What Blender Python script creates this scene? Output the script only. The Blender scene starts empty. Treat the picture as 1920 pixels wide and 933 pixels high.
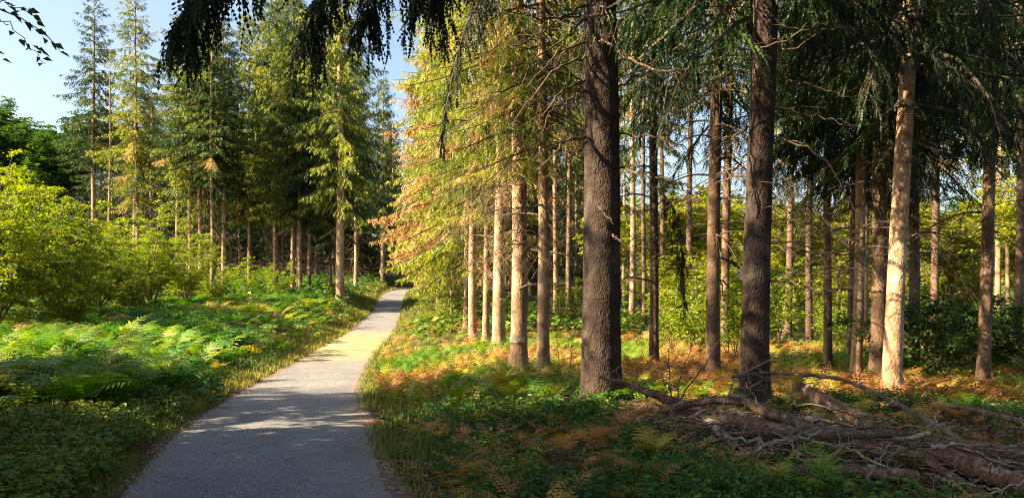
import bpy, math, random
import numpy as np
from mathutils import Vector, Matrix

SC = bpy.context.scene
COL = SC.collection
R = math.radians
random.seed(5)
RNG = np.random.default_rng(11)

# ------------------------------------------------------------------ camera
EYE = 1.7
cam = bpy.data.cameras.new("camera")
cam.sensor_width = 36.0
cam.lens = 26.0
cam.shift_y = 53.5 / 1920.0
cam.clip_start = 0.05
cam.clip_end = 6000.0
cam_o = bpy.data.objects.new("camera", cam)
cam_o.location = (0, 0, EYE)
cam_o.rotation_euler = (R(90), 0, 0)
COL.objects.link(cam_o)
SC.camera = cam_o

# ------------------------------------------------------------------ sky and sun
SUN_EL, SUN_AZ = 32.0, 252.0          # azimuth clockwise from +Y (straight ahead)
world = bpy.data.worlds.new("World")
SC.world = world
world.use_nodes = True
wn = world.node_tree
sky = wn.nodes.new("ShaderNodeTexSky")
sky.sky_type = 'NISHITA'
sky.sun_disc = False
sky.sun_elevation = R(SUN_EL)
sky.sun_rotation = R(SUN_AZ)
sky.air_density = 1.0
sky.dust_density = 3.5
wn.links.new(sky.outputs[0], wn.nodes["Background"].inputs[0])
wn.nodes["Background"].inputs[1].default_value = 0.054

sun = bpy.data.lights.new("sun", 'SUN')
sun.energy = 5.0
sun.angle = R(0.5)
sun.color = (1.0, 0.78, 0.49)
sun_o = bpy.data.objects.new("sun", sun)
sdir = Vector((math.sin(R(SUN_AZ)) * math.cos(R(SUN_EL)), math.cos(R(SUN_AZ)) * math.cos(R(SUN_EL)), math.sin(R(SUN_EL))))
sun_o.rotation_euler = sdir.to_track_quat('Z', 'Y').to_euler()
sun_o.location = sdir * 60
COL.objects.link(sun_o)

SC.view_settings.view_transform = 'Standard'
SC.view_settings.look = 'None'
SC.view_settings.exposure = 2.6
SC.view_settings.gamma = 1.0
SC.render.engine = 'CYCLES'
SC.cycles.filter_width = 1.1
SC.cycles.use_denoising = True
SC.cycles.denoising_prefilter = 'NONE'
SC.cycles.max_bounces = 6
SC.cycles.diffuse_bounces = 3
SC.cycles.glossy_bounces = 2
SC.cycles.transmission_bounces = 4
SC.cycles.sample_clamp_indirect = 6.0


# ------------------------------------------------------------------ small maths
def ss(a, b, x):
    t = np.clip((x - a) / (b - a), 0, 1)
    return t * t * (3 - 2 * t)


def vn(x, y, s, seed=0):
    x = np.asarray(x, float) / s + seed * 17.3
    y = np.asarray(y, float) / s - seed * 9.7
    ix, iy = np.floor(x), np.floor(y)
    fx, fy = x - ix, y - iy
    fx = fx * fx * (3 - 2 * fx)
    fy = fy * fy * (3 - 2 * fy)
    h = lambda a, b: np.modf(np.abs(np.sin(a * 127.1 + b * 311.7 + seed * 3.1) * 43758.5453))[0]
    return (h(ix, iy) * (1 - fx) + h(ix + 1, iy) * fx) * (1 - fy) + (h(ix, iy + 1) * (1 - fx) + h(ix + 1, iy + 1) * fx) * fy


def fbm(x, y, s, seed=0, o=3):
    r, a, t = 0, 1.0, 0
    for i in range(o):
        r = r + a * vn(x, y, s / 2 ** i, seed + i)
        t += a
        a *= .5
    return r / t


PY = [-40, -6, 0, 3, 5.7, 8.4, 13.3, 15.7, 17.7, 22.8, 28, 35, 47, 58, 68, 80, 100, 115, 130, 160, 420]
PX = [8, 1.2, -.35, -1.15, -1.98, -2.77, -3.88, -4.29, -4.63, -5.5, -6.2, -6.75, -8.27, -9.74, -11.1, -12.6, -13.8, -13.3, -11.2, -2, 90]
PZ = [0, 0, 0, 0, 0, 0, -.38, -.52, -.62, -.88, -1.02, -1.0, -.95, -.75, -.3, 0, .4, .6, .7, .9, 1.5]
YS = np.arange(-60, 430, .5)


def smooth(a, s):
    k = np.exp(-.5 * (np.arange(-12, 13) * .5 / s) ** 2)
    k /= k.sum()
    return np.convolve(np.pad(a, 12, mode='edge'), k, 'valid')


PXS = smooth(np.interp(YS, PY, PX), 1.6)
PZS = smooth(np.interp(YS, PY, PZ), 2.0)
pathx = lambda y: np.interp(y, YS, PXS)
pathz = lambda y: np.interp(y, YS, PZS)
HALF = 1.2


def ground_z(x, y):
    x = np.asarray(x, float)
    y = np.asarray(y, float)
    d = x - pathx(y)
    a = np.abs(d)
    t = ss(1.3, 4.8, a)
    rz = np.interp(y, [9, 14.6, 24, 40, 80, 120, 400], [0, -.2, -.4, -.5, 0, .5, 1])
    lz = np.interp(y, [8, 14, 20, 30, 45, 60, 80, 120], [0, 0, -.1, 0, .2, .3, .6, 1])
    h = pathz(y) * (1 - t) + np.where(d > 0, rz, lz) * t
    n = (fbm(x, y, 6, 3) - .5) * .28 * np.clip(y / 20, .25, 1) + (fbm(x, y, 1.3, 7) - .5) * .10
    h = h + n * ss(1.35, 3.0, a)
    far = np.clip((y - 55) / 40, 0, 1)
    h = h - (.09 + .35 * far) * (1 - ss(.9, 1.3, a - 1.3 * far))
    hill = 27 * np.exp(-((x + 130) / 75) ** 2 - ((y - 170) / 60) ** 2)
    return h + hill


def gz(x, y):
    return float(ground_z(x, y))


# ------------------------------------------------------------------ mesh building
class MB:
    def __init__(self):
        self.v, self.t, self.f, self.m, self.n = [], [], [], [], 0

    def add(self, v, f, tint=0.5, mat=0):
        v = np.asarray(v, np.float32).reshape(-1, 3)
        f = np.asarray(f, np.int64)
        if len(f) == 0:
            return
        self.v.append(v)
        self.t.append(np.broadcast_to(np.asarray(tint, np.float32), (len(v),)))
        self.f.append(f + self.n)
        self.m.append(np.broadcast_to(np.asarray(mat, np.int32), (len(f),)))
        self.n += len(v)

    def mesh(self, name, mats, smooth=False):
        me = bpy.data.meshes.new(name)
        v = np.concatenate(self.v)
        me.vertices.add(len(v))
        me.vertices.foreach_set('co', v.ravel())
        tot = np.concatenate([np.full(len(f), f.shape[1]) for f in self.f])
        lv = np.concatenate([f.ravel() for f in self.f])
        me.loops.add(len(lv))
        me.loops.foreach_set('vertex_index', lv.astype(np.int32))
        me.polygons.add(len(tot))
        me.polygons.foreach_set('loop_start', np.concatenate([[0], np.cumsum(tot)[:-1]]).astype(np.int32))
        me.polygons.foreach_set('material_index', np.concatenate(self.m).astype(np.int32))
        me.polygons.foreach_set('use_smooth', np.full(len(tot), smooth))
        at = me.attributes.new('tint', 'FLOAT', 'POINT')
        at.data.foreach_set('value', np.concatenate(self.t).astype(np.float32))
        for m in (mats if isinstance(mats, (list, tuple)) else [mats]):
            me.materials.append(m)
        me.update(calc_edges=True)
        return me


def norm(a):
    return a / np.maximum(np.linalg.norm(a, axis=-1, keepdims=True), 1e-9)


def tubes(mb, P, rad, sides=5, tint=.5, mat=0, cap=False, bump=None):
    """P (B,N,3) centre lines, rad (B,N)."""
    P = np.asarray(P, float)
    if P.ndim == 2:
        P = P[None]
    rad = np.broadcast_to(np.asarray(rad, float), P.shape[:2])
    B, N, _ = P.shape
    T = norm(np.gradient(P, axis=1))
    mean = norm(P[:, -1] - P[:, 0])
    ref = np.where(np.abs(mean[:, 2:3]) > .85, np.array([[1., 0, 0]]), np.array([[0, 0, 1.]]))[:, None]
    U = norm(np.cross(T, np.broadcast_to(ref, T.shape)))
    W = np.cross(U, T)
    a = np.arange(sides) * 2 * math.pi / sides
    rr = rad[:, :, None]
    if bump is not None:
        rr = rr * bump
    V = P[:, :, None] + (U[:, :, None] * np.cos(a)[:, None] + W[:, :, None] * np.sin(a)[:, None]) * rr[..., None]
    idx = np.arange(B * N * sides).reshape(B, N, sides)
    q = np.stack([idx[:, :-1], np.roll(idx, -1, 2)[:, :-1], np.roll(idx, -1, 2)[:, 1:], idx[:, 1:]], -1).reshape(-1, 4)
    tt = tint
    if np.ndim(tint) == 1:
        tt = np.repeat(tint, N * sides)
    V = V.reshape(-1, 3)
    mb.add(V, q, tt, mat)
    if cap:
        for b in range(B):
            for e in (0, N - 1):
                ring = idx[b, e]
                c = P[b, e]
                mb.add(np.vstack([V[ring], c]), [[i, (i + 1) % sides, sides] if e else [(i + 1) % sides, i, sides] for i in range(sides)], .5, 1 if cap == 2 else mat)


def combs(mb, base, dr, L, side, k, nl, droop=0., tint=.5, mat=0, fwd=.7, taper=.5, width=1.0):
    """feathery twigs: k pairs of slim triangles along each axis."""
    M = len(base)
    if M == 0:
        return
    L = np.broadcast_to(np.asarray(L, float), (M,))
    nl = np.broadcast_to(np.asarray(nl, float), (M,))
    droop = np.broadcast_to(np.asarray(droop, float), (M,))
    t0 = np.arange(k) / k

    def at(t):
        p = base[:, None] + dr[:, None] * (L[:, None] * t[None])[..., None]
        p[..., 2] -= droop[:, None] * L[:, None] * t[None] ** 2
        return p
    A, Bp, C = at(t0), at(np.minimum(t0 + width / k, 1.0)), at(t0 + .35 / k)
    h = nl[:, None] * (1 - taper * t0[None])
    d = dr.copy()
    d[:, 2] -= droop
    d = norm(d)
    V = []
    for s in (1, -1):
        apex = C + side[:, None] * (s * h)[..., None] + d[:, None] * (fwd * h)[..., None]
        V.append(np.stack([A, Bp, apex] if s > 0 else [Bp, A, apex], 2))
    V = np.stack(V, 2).reshape(-1, 3)
    tt = np.repeat(tint, k * 6) if np.ndim(tint) == 1 else tint
    mb.add(V, np.arange(len(V)).reshape(-1, 3), tt, mat)


def leaves(mb, pos, dr, nrm, ln, wd, tint=.5, mat=0, fold=.25):
    M = len(pos)
    ln = np.broadcast_to(np.asarray(ln, float), (M,))[:, None]
    wd = np.broadcast_to(np.asarray(wd, float), (M,))[:, None]
    s = norm(np.cross(dr, nrm))
    n = np.cross(s, dr)
    mid = pos + dr * ln * .45
    V = np.stack([pos, mid + s * wd * .5 + n * wd * fold, pos + dr * ln - n * ln * .12, mid - s * wd * .5 + n * wd * fold], 1)
    i = np.arange(M) * 4
    f = np.concatenate([np.stack([i, i + 1, i + 2], 1), np.stack([i, i + 2, i + 3], 1)])
    mb.add(V.reshape(-1, 3), f, np.repeat(tint, 4) if np.ndim(tint) == 1 else tint, mat)


# ------------------------------------------------------------------ objects
def tag(o, label=None, cat=None, group=None, kind=None):
    if label:
        o['label'] = label
    if cat:
        o['category'] = cat
    if group:
        o['group'] = group
    if kind:
        o['kind'] = kind
    return o


def link(name, data, parent=None, loc=None, rot=None, scale=None):
    o = bpy.data.objects.new(name, data)
    COL.objects.link(o)
    if parent is not None:
        o.parent = parent
    if loc is not None:
        o.location = loc
    if rot is not None:
        o.rotation_euler = rot
    if scale is not None:
        o.scale = scale
    return o


def thing(name, label, cat, loc, rz=0., group=None):
    o = link(name, None, None, loc, (0, 0, rz))
    o.empty_display_size = .2
    return tag(o, label, cat, group)


# ------------------------------------------------------------------ materials
def newmat(name):
    m = bpy.data.materials.new(name)
    m.use_nodes = True
    return m, m.node_tree.nodes, m.node_tree.links, m.node_tree.nodes["Principled BSDF"]


def ramp(nodes, stops):
    r = nodes.new("ShaderNodeValToRGB")
    e = r.color_ramp.elements
    e[0].position, e[0].color = stops[0][0], (*stops[0][1], 1)
    e[1].position, e[1].color = stops[-1][0], (*stops[-1][1], 1)
    for p, c in stops[1:-1]:
        n = e.new(p)
        n.color = (*c, 1)
    return r


def foliage_mat(name, stops, trans=.35, rough=.55, jitter=.12, spec=.3):
    m, N, Lk, bs = newmat(name)
    at = N.new("ShaderNodeAttribute")
    at.attribute_name = 'tint'
    oi = N.new("ShaderNodeObjectInfo")
    mu = N.new("ShaderNodeMath")
    mu.operation = 'MULTIPLY_ADD'
    mu.inputs[1].default_value = jitter
    mu.inputs[2].default_value = -jitter / 2
    Lk.new(oi.outputs['Random'], mu.inputs[0])
    ad = N.new("ShaderNodeMath")
    Lk.new(at.outputs['Fac'], ad.inputs[0])
    Lk.new(mu.outputs[0], ad.inputs[1])
    rp = ramp(N, stops)
    Lk.new(ad.outputs[0], rp.inputs[0])
    Lk.new(rp.outputs[0], bs.inputs['Base Color'])
    bs.inputs['Roughness'].default_value = rough
    bs.inputs['Specular IOR Level'].default_value = spec
    tr = N.new("ShaderNodeBsdfTranslucent")
    hs = N.new("ShaderNodeHueSaturation")
    hs.inputs['Saturation'].default_value = 1.15
    hs.inputs['Value'].default_value = 1.3
    Lk.new(rp.outputs[0], hs.inputs['Color'])
    Lk.new(hs.outputs[0], tr.inputs[0])
    mx = N.new("ShaderNodeMixShader")
    mx.inputs[0].default_value = trans
    Lk.new(bs.outputs[0], mx.inputs[1])
    Lk.new(tr.outputs[0], mx.inputs[2])
    Lk.new(mx.outputs[0], N["Material Output"].inputs[0])
    return m


def bark_mat(name, c_dark, c_mid, c_light, scale=1.0, fleck=.5, bump=.6):
    m, N, Lk, bs = newmat(name)
    tc = N.new("ShaderNodeTexCoord")
    mp = N.new("ShaderNodeMapping")
    mp.inputs['Scale'].default_value = (scale, scale, scale * .55)
    Lk.new(tc.outputs['Object'], mp.inputs[0])
    n1 = N.new("ShaderNodeTexNoise")
    n1.inputs['Scale'].default_value = 5
    n1.inputs['Detail'].default_value = 6
    n1.inputs['Roughness'].default_value = .65
    Lk.new(mp.outputs[0], n1.inputs['Vector'])
    rp = ramp(N, [(.3, c_dark), (.5, c_mid), (.72, c_light)])
    Lk.new(n1.outputs['Fac'], rp.inputs[0])
    vo = N.new("ShaderNodeTexVoronoi")
    vo.inputs['Scale'].default_value = 42
    Lk.new(mp.outputs[0], vo.inputs['Vector'])
    vr = ramp(N, [(.0, (1, 1, 1)), (.55, (.8, .8, .8)), (.85, (.45, .42, .4))])
    Lk.new(vo.outputs['Distance'], vr.inputs[0])
    mx = N.new("ShaderNodeMix")
    mx.data_type = 'RGBA'
    mx.blend_type = 'MULTIPLY'
    mx.inputs[0].default_value = .8
    Lk.new(rp.outputs[0], mx.inputs[6])
    Lk.new(vr.outputs[0], mx.inputs[7])
    # dark knots / flecks stretched round the stem
    mp2 = N.new("ShaderNodeMapping")
    mp2.inputs['Scale'].default_value = (scale * 5, scale * 5, scale * 13)
    Lk.new(tc.outputs['Object'], mp2.inputs[0])
    n2 = N.new("ShaderNodeTexNoise")
    n2.inputs['Scale'].default_value = 1.0
    n2.inputs['Detail'].default_value = 3
    Lk.new(mp2.outputs[0], n2.inputs['Vector'])
    r2 = ramp(N, [(.60, (0, 0, 0)), (.70, (1, 1, 1))])
    Lk.new(n2.outputs['Fac'], r2.inputs[0])
    m2 = N.new("ShaderNodeMath")
    m2.operation = 'MULTIPLY'
    m2.inputs[1].default_value = fleck
    Lk.new(r2.outputs[0], m2.inputs[0])
    mx2 = N.new("ShaderNodeMix")
    mx2.data_type = 'RGBA'
    Lk.new(m2.outputs[0], mx2.inputs[0])
    Lk.new(mx.outputs[2], mx2.inputs[6])
    mx2.inputs[7].default_value = (*[c * .35 for c in c_dark], 1)
    n3 = N.new("ShaderNodeTexNoise")
    n3.inputs['Scale'].default_value = 1.1 * scale
    n3.inputs['Detail'].default_value = 4
    Lk.new(tc.outputs['Object'], n3.inputs['Vector'])
    r3 = ramp(N, [(.32, (.62, .60, .58)), (.5, (1, 1, 1)), (.68, (1.25, 1.24, 1.2))])
    Lk.new(n3.outputs['Fac'], r3.inputs[0])
    mv = N.new("ShaderNodeMix")
    mv.data_type = 'RGBA'
    mv.blend_type = 'MULTIPLY'
    mv.inputs[0].default_value = 1
    Lk.new(mx2.outputs[2], mv.inputs[6])
    Lk.new(r3.outputs[0], mv.inputs[7])
    n4 = N.new("ShaderNodeTexNoise")
    n4.inputs['Scale'].default_value = 2.6 * scale
    n4.inputs['Detail'].default_value = 6
    n4.inputs['Roughness'].default_value = .75
    Lk.new(tc.outputs['Object'], n4.inputs['Vector'])
    r4 = ramp(N, [(.58, (0, 0, 0)), (.68, (.5, .5, .5))])
    Lk.new(n4.outputs['Fac'], r4.inputs[0])
    mx2 = N.new("ShaderNodeMix")
    mx2.data_type = 'RGBA'
    Lk.new(r4.outputs[0], mx2.inputs[0])
    Lk.new(mv.outputs[2], mx2.inputs[6])
    mx2.inputs[7].default_value = (c_light[0] * .75, c_light[1] * .95, c_light[2] * .78, 1)
    oi = N.new("ShaderNodeObjectInfo")
    hs = N.new("ShaderNodeHueSaturation")
    mr = N.new("ShaderNodeMapRange")
    mr.inputs[3].default_value = .8
    mr.inputs[4].default_value = 1.2
    Lk.new(oi.outputs['Random'], mr.inputs[0])
    Lk.new(mr.outputs[0], hs.inputs['Value'])
    Lk.new(mx2.outputs[2], hs.inputs['Color'])
    Lk.new(hs.outputs[0], bs.inputs['Base Color'])
    bs.inputs['Roughness'].default_value = .9
    bs.inputs['Specular IOR Level'].default_value = .15
    ad = N.new("ShaderNodeMath")
    ad.operation = 'MULTIPLY_ADD'
    ad.inputs[1].default_value = -.7
    Lk.new(vo.outputs['Distance'], ad.inputs[0])
    Lk.new(n1.outputs['Fac'], ad.inputs[2])
    bp = N.new("ShaderNodeBump")
    bp.inputs['Strength'].default_value = bump
    bp.inputs['Distance'].default_value = .02
    Lk.new(ad.outputs[0], bp.inputs['Height'])
    Lk.new(bp.outputs[0], bs.inputs['Normal'])
    return m


M_NEEDLE = foliage_mat('spruce_needles', [(0, (.008, .024, .007)), (.3, (.028, .062, .012)), (.55, (.15, .19, .024)), (.70, (.31, .31, .045)), (.82, (.37, .24, .12)), (1, (.33, .17, .08))], .38)
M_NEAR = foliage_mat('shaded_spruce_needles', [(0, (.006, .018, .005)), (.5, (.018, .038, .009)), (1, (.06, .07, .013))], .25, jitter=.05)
M_LEAF = foliage_mat('broad_leaves', [(0, (.016, .045, .010)), (.35, (.065, .135, .014)), (.65, (.21, .28, .02)), (1, (.38, .39, .03))], .45)
M_FERN = foliage_mat('bracken', [(0, (.018, .07, .012)), (.3, (.06, .18, .016)), (.5, (.19, .25, .022)), (.66, (.36, .30, .05)), (.82, (.38, .20, .07)), (1, (.34, .145, .055))], .4)
M_HERB = foliage_mat('low_herbs', [(0, (.02, .06, .015)), (.5, (.065, .15, .02)), (.8, (.16, .20, .03)), (1, (.26, .18, .06))], .35)
M_GRASS = foliage_mat('grass_blades', [(0, (.04, .085, .015)), (.5, (.14, .17, .03)), (1, (.32, .24, .07))], .4)
M_LITTER = foliage_mat('dead_leaves', [(0, (.06, .035, .02)), (.5, (.17, .10, .05)), (1, (.34, .23, .12))], .1, jitter=0)
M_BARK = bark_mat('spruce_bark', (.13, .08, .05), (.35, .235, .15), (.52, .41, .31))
M_BARK_MID = bark_mat('shaded_brown_spruce_bark', (.06, .038, .027), (.15, .098, .068), (.26, .19, .14))  # browner bark for trunks in shade; the shade is partly put into the colour
M_BARK_DARK = bark_mat('shaded_spruce_bark', (.02, .014, .012), (.044, .031, .026), (.085, .069, .06), bump=1.0)  # bark darkened for the shaded big trunks, shade included in the colour
M_TWIG = bark_mat('dead_twigs', (.06, .043, .033), (.12, .088, .067), (.21, .17, .135), scale=3, fleck=.2)
M_GREYWOOD = bark_mat('weathered_wood', (.13, .11, .095), (.26, .23, .20), (.40, .37, .33), scale=3, fleck=.2)
M_REDLOG = bark_mat('flaking_log_bark', (.06, .036, .026), (.17, .105, .07), (.33, .25, .20), scale=2.2, fleck=.6, bump=1.0)
M_STICK = bark_mat('dry_sticks', (.14, .10, .075), (.27, .20, .15), (.42, .34, .27), scale=3, fleck=.2)
M_STEM = bark_mat('hazel_bark', (.12, .10, .07), (.22, .19, .13), (.34, .30, .22), scale=3, fleck=.2)
M_CUT = bark_mat('cut_wood', (.35, .22, .11), (.45, .3, .16), (.5, .36, .2), scale=4, fleck=.1, bump=.2)


def paint_mat():
    m, N, Lk, bs = newmat('white_paint')
    bs.inputs['Base Color'].default_value = (.75, .74, .72, 1)
    bs.inputs['Roughness'].default_value = .7
    n = N.new("ShaderNodeTexNoise")
    n.inputs['Scale'].default_value = 22
    n.inputs['Detail'].default_value = 5
    rp = ramp(N, [(.40, (.20, .13, .09)), (.56, (.46, .43, .39))])
    Lk.new(n.outputs['Fac'], rp.inputs[0])
    Lk.new(rp.outputs[0], bs.inputs['Base Color'])
    return m


M_PAINT = paint_mat()


def ground_mat():
    m, N, Lk, bs = newmat('forest_floor')
    ge = N.new("ShaderNodeNewGeometry")

    def noise(s, d=5):
        n = N.new("ShaderNodeTexNoise")
        n.inputs['Scale'].default_value = s
        n.inputs['Detail'].default_value = d
        n.inputs['Roughness'].default_value = .7
        Lk.new(ge.outputs['Position'], n.inputs['Vector'])
        return n
    a, b, c = noise(.8), noise(9), noise(45, 3)
    ra = ramp(N, [(.35, (.05, .033, .018)), (.47, (.075, .052, .028)), (.56, (.045, .06, .016))])
    Lk.new(a.outputs['Fac'], ra.inputs[0])
    rb = ramp(N, [(.3, (.45, .42, .4)), (.55, (1, 1, 1)), (.75, (1.6, 1.5, 1.3))])
    Lk.new(b.outputs['Fac'], rb.inputs[0])
    mx = N.new("ShaderNodeMix")
    mx.data_type = 'RGBA'
    mx.blend_type = 'MULTIPLY'
    mx.inputs[0].default_value = 1
    Lk.new(ra.outputs[0], mx.inputs[6])
    Lk.new(rb.outputs[0], mx.inputs[7])
    Lk.new(mx.outputs[2], bs.inputs['Base Color'])
    bs.inputs['Roughness'].default_value = .95
    bs.inputs['Specular IOR Level'].default_value = .1
    bp = N.new("ShaderNodeBump")
    bp.inputs['Strength'].default_value = .8
    bp.inputs['Distance'].default_value = .03
    ad = N.new("ShaderNodeMath")
    Lk.new(b.outputs['Fac'], ad.inputs[0])
    Lk.new(c.outputs['Fac'], ad.inputs[1])
    Lk.new(ad.outputs[0], bp.inputs['Height'])
    Lk.new(bp.outputs[0], bs.inputs['Normal'])
    return m


def asphalt_mat():
    m, N, Lk, bs = newmat('asphalt')
    ge = N.new("ShaderNodeNewGeometry")
    at = N.new("ShaderNodeAttribute")
    at.attribute_name = 'tint'          # 0 middle .. 1 edge

    def noise(s, d=4, r=.6):
        n = N.new("ShaderNodeTexNoise")
        n.inputs['Scale'].default_value = s
        n.inputs['Detail'].default_value = d
        n.inputs['Roughness'].default_value = r
        Lk.new(ge.outputs['Position'], n.inputs['Vector'])
        return n

    def mix(fac, a, b, mode='MIX'):
        x = N.new("ShaderNodeMix")
        x.data_type = 'RGBA'
        x.blend_type = mode
        for i, q in ((0, fac), (6, a), (7, b)):
            if hasattr(q, 'links'):
                Lk.new(q, x.inputs[i])
            else:
                x.inputs[i].default_value = q
        return x.outputs[2]
    g = noise(75, 3)
    rg = ramp(N, [(.34, (.35, .35, .37)), (.5, (.95, .95, .97)), (.64, (1.7, 1.66, 1.6))])
    Lk.new(g.outputs['Fac'], rg.inputs[0])
    big = noise(.9, 4)
    rb = ramp(N, [(.3, (.116, .122, .136)), (.7, (.178, .181, .188))])
    Lk.new(big.outputs['Fac'], rb.inputs[0])
    col = mix(1.0, rb.outputs[0], rg.outputs[0], 'MULTIPLY')
    vc = N.new("ShaderNodeTexVoronoi")
    vc.feature = 'DISTANCE_TO_EDGE'
    vc.inputs['Scale'].default_value = .55
    wv = noise(2.2, 4)
    va = N.new("ShaderNodeVectorMath")
    va.operation = 'MULTIPLY_ADD'
    va.inputs[1].default_value = (.9, .9, .9)
    Lk.new(wv.outputs['Color'], va.inputs[0])
    Lk.new(ge.outputs['Position'], va.inputs[2])
    Lk.new(va.outputs[0], vc.inputs['Vector'])
    rc = ramp(N, [(.0, (.45, .44, .43)), (.009, (1, 1, 1))])
    Lk.new(vc.outputs['Distance'], rc.inputs[0])
    cn = noise(.45, 2)
    rcn = ramp(N, [(.48, (0, 0, 0)), (.56, (1, 1, 1))])
    Lk.new(cn.outputs['Fac'], rcn.inputs[0])
    col = mix(rcn.outputs[0], col, mix(1.0, col, rc.outputs[0], 'MULTIPLY'))
    st = noise(1.7, 6, .75)
    rs = ramp(N, [(.35, (.80, .80, .81)), (.55, (1, 1, 1)), (.72, (1.12, 1.1, 1.06))])
    Lk.new(st.outputs['Fac'], rs.inputs[0])
    col = mix(1.0, col, rs.outputs[0], 'MULTIPLY')
    # needle litter and dust along the edges
    en = noise(7, 5, .75)
    ad = N.new("ShaderNodeMath")
    Lk.new(at.outputs['Fac'], ad.inputs[0])
    sc = N.new("ShaderNodeMath")
    sc.operation = 'MULTIPLY'
    sc.inputs[1].default_value = .9
    Lk.new(en.outputs['Fac'], sc.inputs[0])
    Lk.new(sc.outputs[0], ad.inputs[1])
    re = ramp(N, [(.0, (0, 0, 0)), (1.0, (1, 1, 1))])
    re.color_ramp.elements[0].position = .70
    mr = N.new("ShaderNodeMapRange")
    mr.inputs[1].default_value = 1.14
    mr.inputs[2].default_value = 1.5
    Lk.new(ad.outputs[0], mr.inputs[0])
    col = mix(mr.outputs[0], col, (.20, .135, .075, 1))
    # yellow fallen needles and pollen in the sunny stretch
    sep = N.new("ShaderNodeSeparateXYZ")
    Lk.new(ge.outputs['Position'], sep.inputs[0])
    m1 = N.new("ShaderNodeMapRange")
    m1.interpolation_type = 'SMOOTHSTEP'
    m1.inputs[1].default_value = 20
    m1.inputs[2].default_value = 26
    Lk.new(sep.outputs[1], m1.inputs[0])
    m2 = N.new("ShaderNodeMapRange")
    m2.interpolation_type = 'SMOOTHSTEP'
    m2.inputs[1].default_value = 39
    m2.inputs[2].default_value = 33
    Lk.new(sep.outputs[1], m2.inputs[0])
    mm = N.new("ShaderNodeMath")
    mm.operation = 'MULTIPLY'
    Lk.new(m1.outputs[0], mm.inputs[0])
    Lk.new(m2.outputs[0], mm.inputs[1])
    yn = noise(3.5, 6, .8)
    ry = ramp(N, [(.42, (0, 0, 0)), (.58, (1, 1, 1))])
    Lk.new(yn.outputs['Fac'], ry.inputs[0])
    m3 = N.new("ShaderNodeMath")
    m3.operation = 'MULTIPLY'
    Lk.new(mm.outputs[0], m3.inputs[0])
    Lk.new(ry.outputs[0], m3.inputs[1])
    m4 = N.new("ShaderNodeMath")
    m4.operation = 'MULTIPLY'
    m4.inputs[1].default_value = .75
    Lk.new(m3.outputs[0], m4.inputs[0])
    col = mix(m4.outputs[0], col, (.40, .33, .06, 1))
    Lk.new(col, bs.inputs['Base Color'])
    bs.inputs['Roughness'].default_value = .85
    bs.inputs['Specular IOR Level'].default_value = .25
    bp = N.new("ShaderNodeBump")
    bp.inputs['Strength'].default_value = .35
    bp.inputs['Distance'].default_value = .006
    Lk.new(g.outputs['Fac'], bp.inputs['Height'])
    Lk.new(bp.outputs[0], bs.inputs['Normal'])
    return m


# ------------------------------------------------------------------ ground and path
def warp(n, a, b, c=0.):
    t = np.linspace(-1, 1, n)
    return c + np.sign(t) * a * (np.exp(b * np.abs(t)) - 1)


gx = warp(256, 3.73, 6, -2)
gy = warp(310, 6.0, 5.55, 9)
gy = gy[gy > -300]
GX, GY = np.meshgrid(gx, gy)
mb = MB()
nx, ny = len(gx), len(gy)
ii = np.arange(nx * ny).reshape(ny, nx)
mb.add(np.stack([GX, GY, ground_z(GX, GY)], -1), np.stack([ii[:-1, :-1], ii[:-1, 1:], ii[1:, 1:], ii[1:, :-1]], -1).reshape(-1, 4))
tag(link('ground', mb.mesh('ground', ground_mat(), True)), kind='structure')

mb = MB()
yy = np.concatenate([np.arange(-8, 30, .12), np.arange(30, 150, .5)])
off = np.array([-1, -.92, -.8, -.5, 0, .5, .8, .92, 1])
dxy = np.gradient(pathx(yy), yy)
nrm = np.stack([np.ones_like(dxy), -dxy], -1) / np.sqrt(1 + dxy ** 2)[:, None]
OFF = off[None] * HALF + np.where(np.abs(off)[None] == 1, 1, 0) * np.sign(off)[None] * ((fbm(yy[:, None], off[None] * 50, .7, 5, 4) - .5) * .30)
VX = pathx(yy)[:, None] + nrm[:, :1] * OFF
VY = yy[:, None] + nrm[:, 1:] * OFF
VZ = pathz(yy)[:, None] + .02 * (1 - off[None] ** 2) - .005
V = np.stack([VX, VY, VZ], -1)
lip = V[:, [0, -1]].copy()
lip[..., 2] -= .6
V = np.concatenate([lip[:, :1], V, lip[:, 1:]], 1)
k = V.shape[1]
ii = np.arange(len(yy) * k).reshape(len(yy), k)
ed = np.concatenate([[1], np.abs(off), [1]])
mb.add(V, np.stack([ii[:-1, :-1], ii[:-1, 1:], ii[1:, 1:], ii[1:, :-1]], -1).reshape(-1, 4), np.tile(ed, len(yy)))
tag(link('path', mb.mesh('path', asphalt_mat(), True)), kind='structure')


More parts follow.
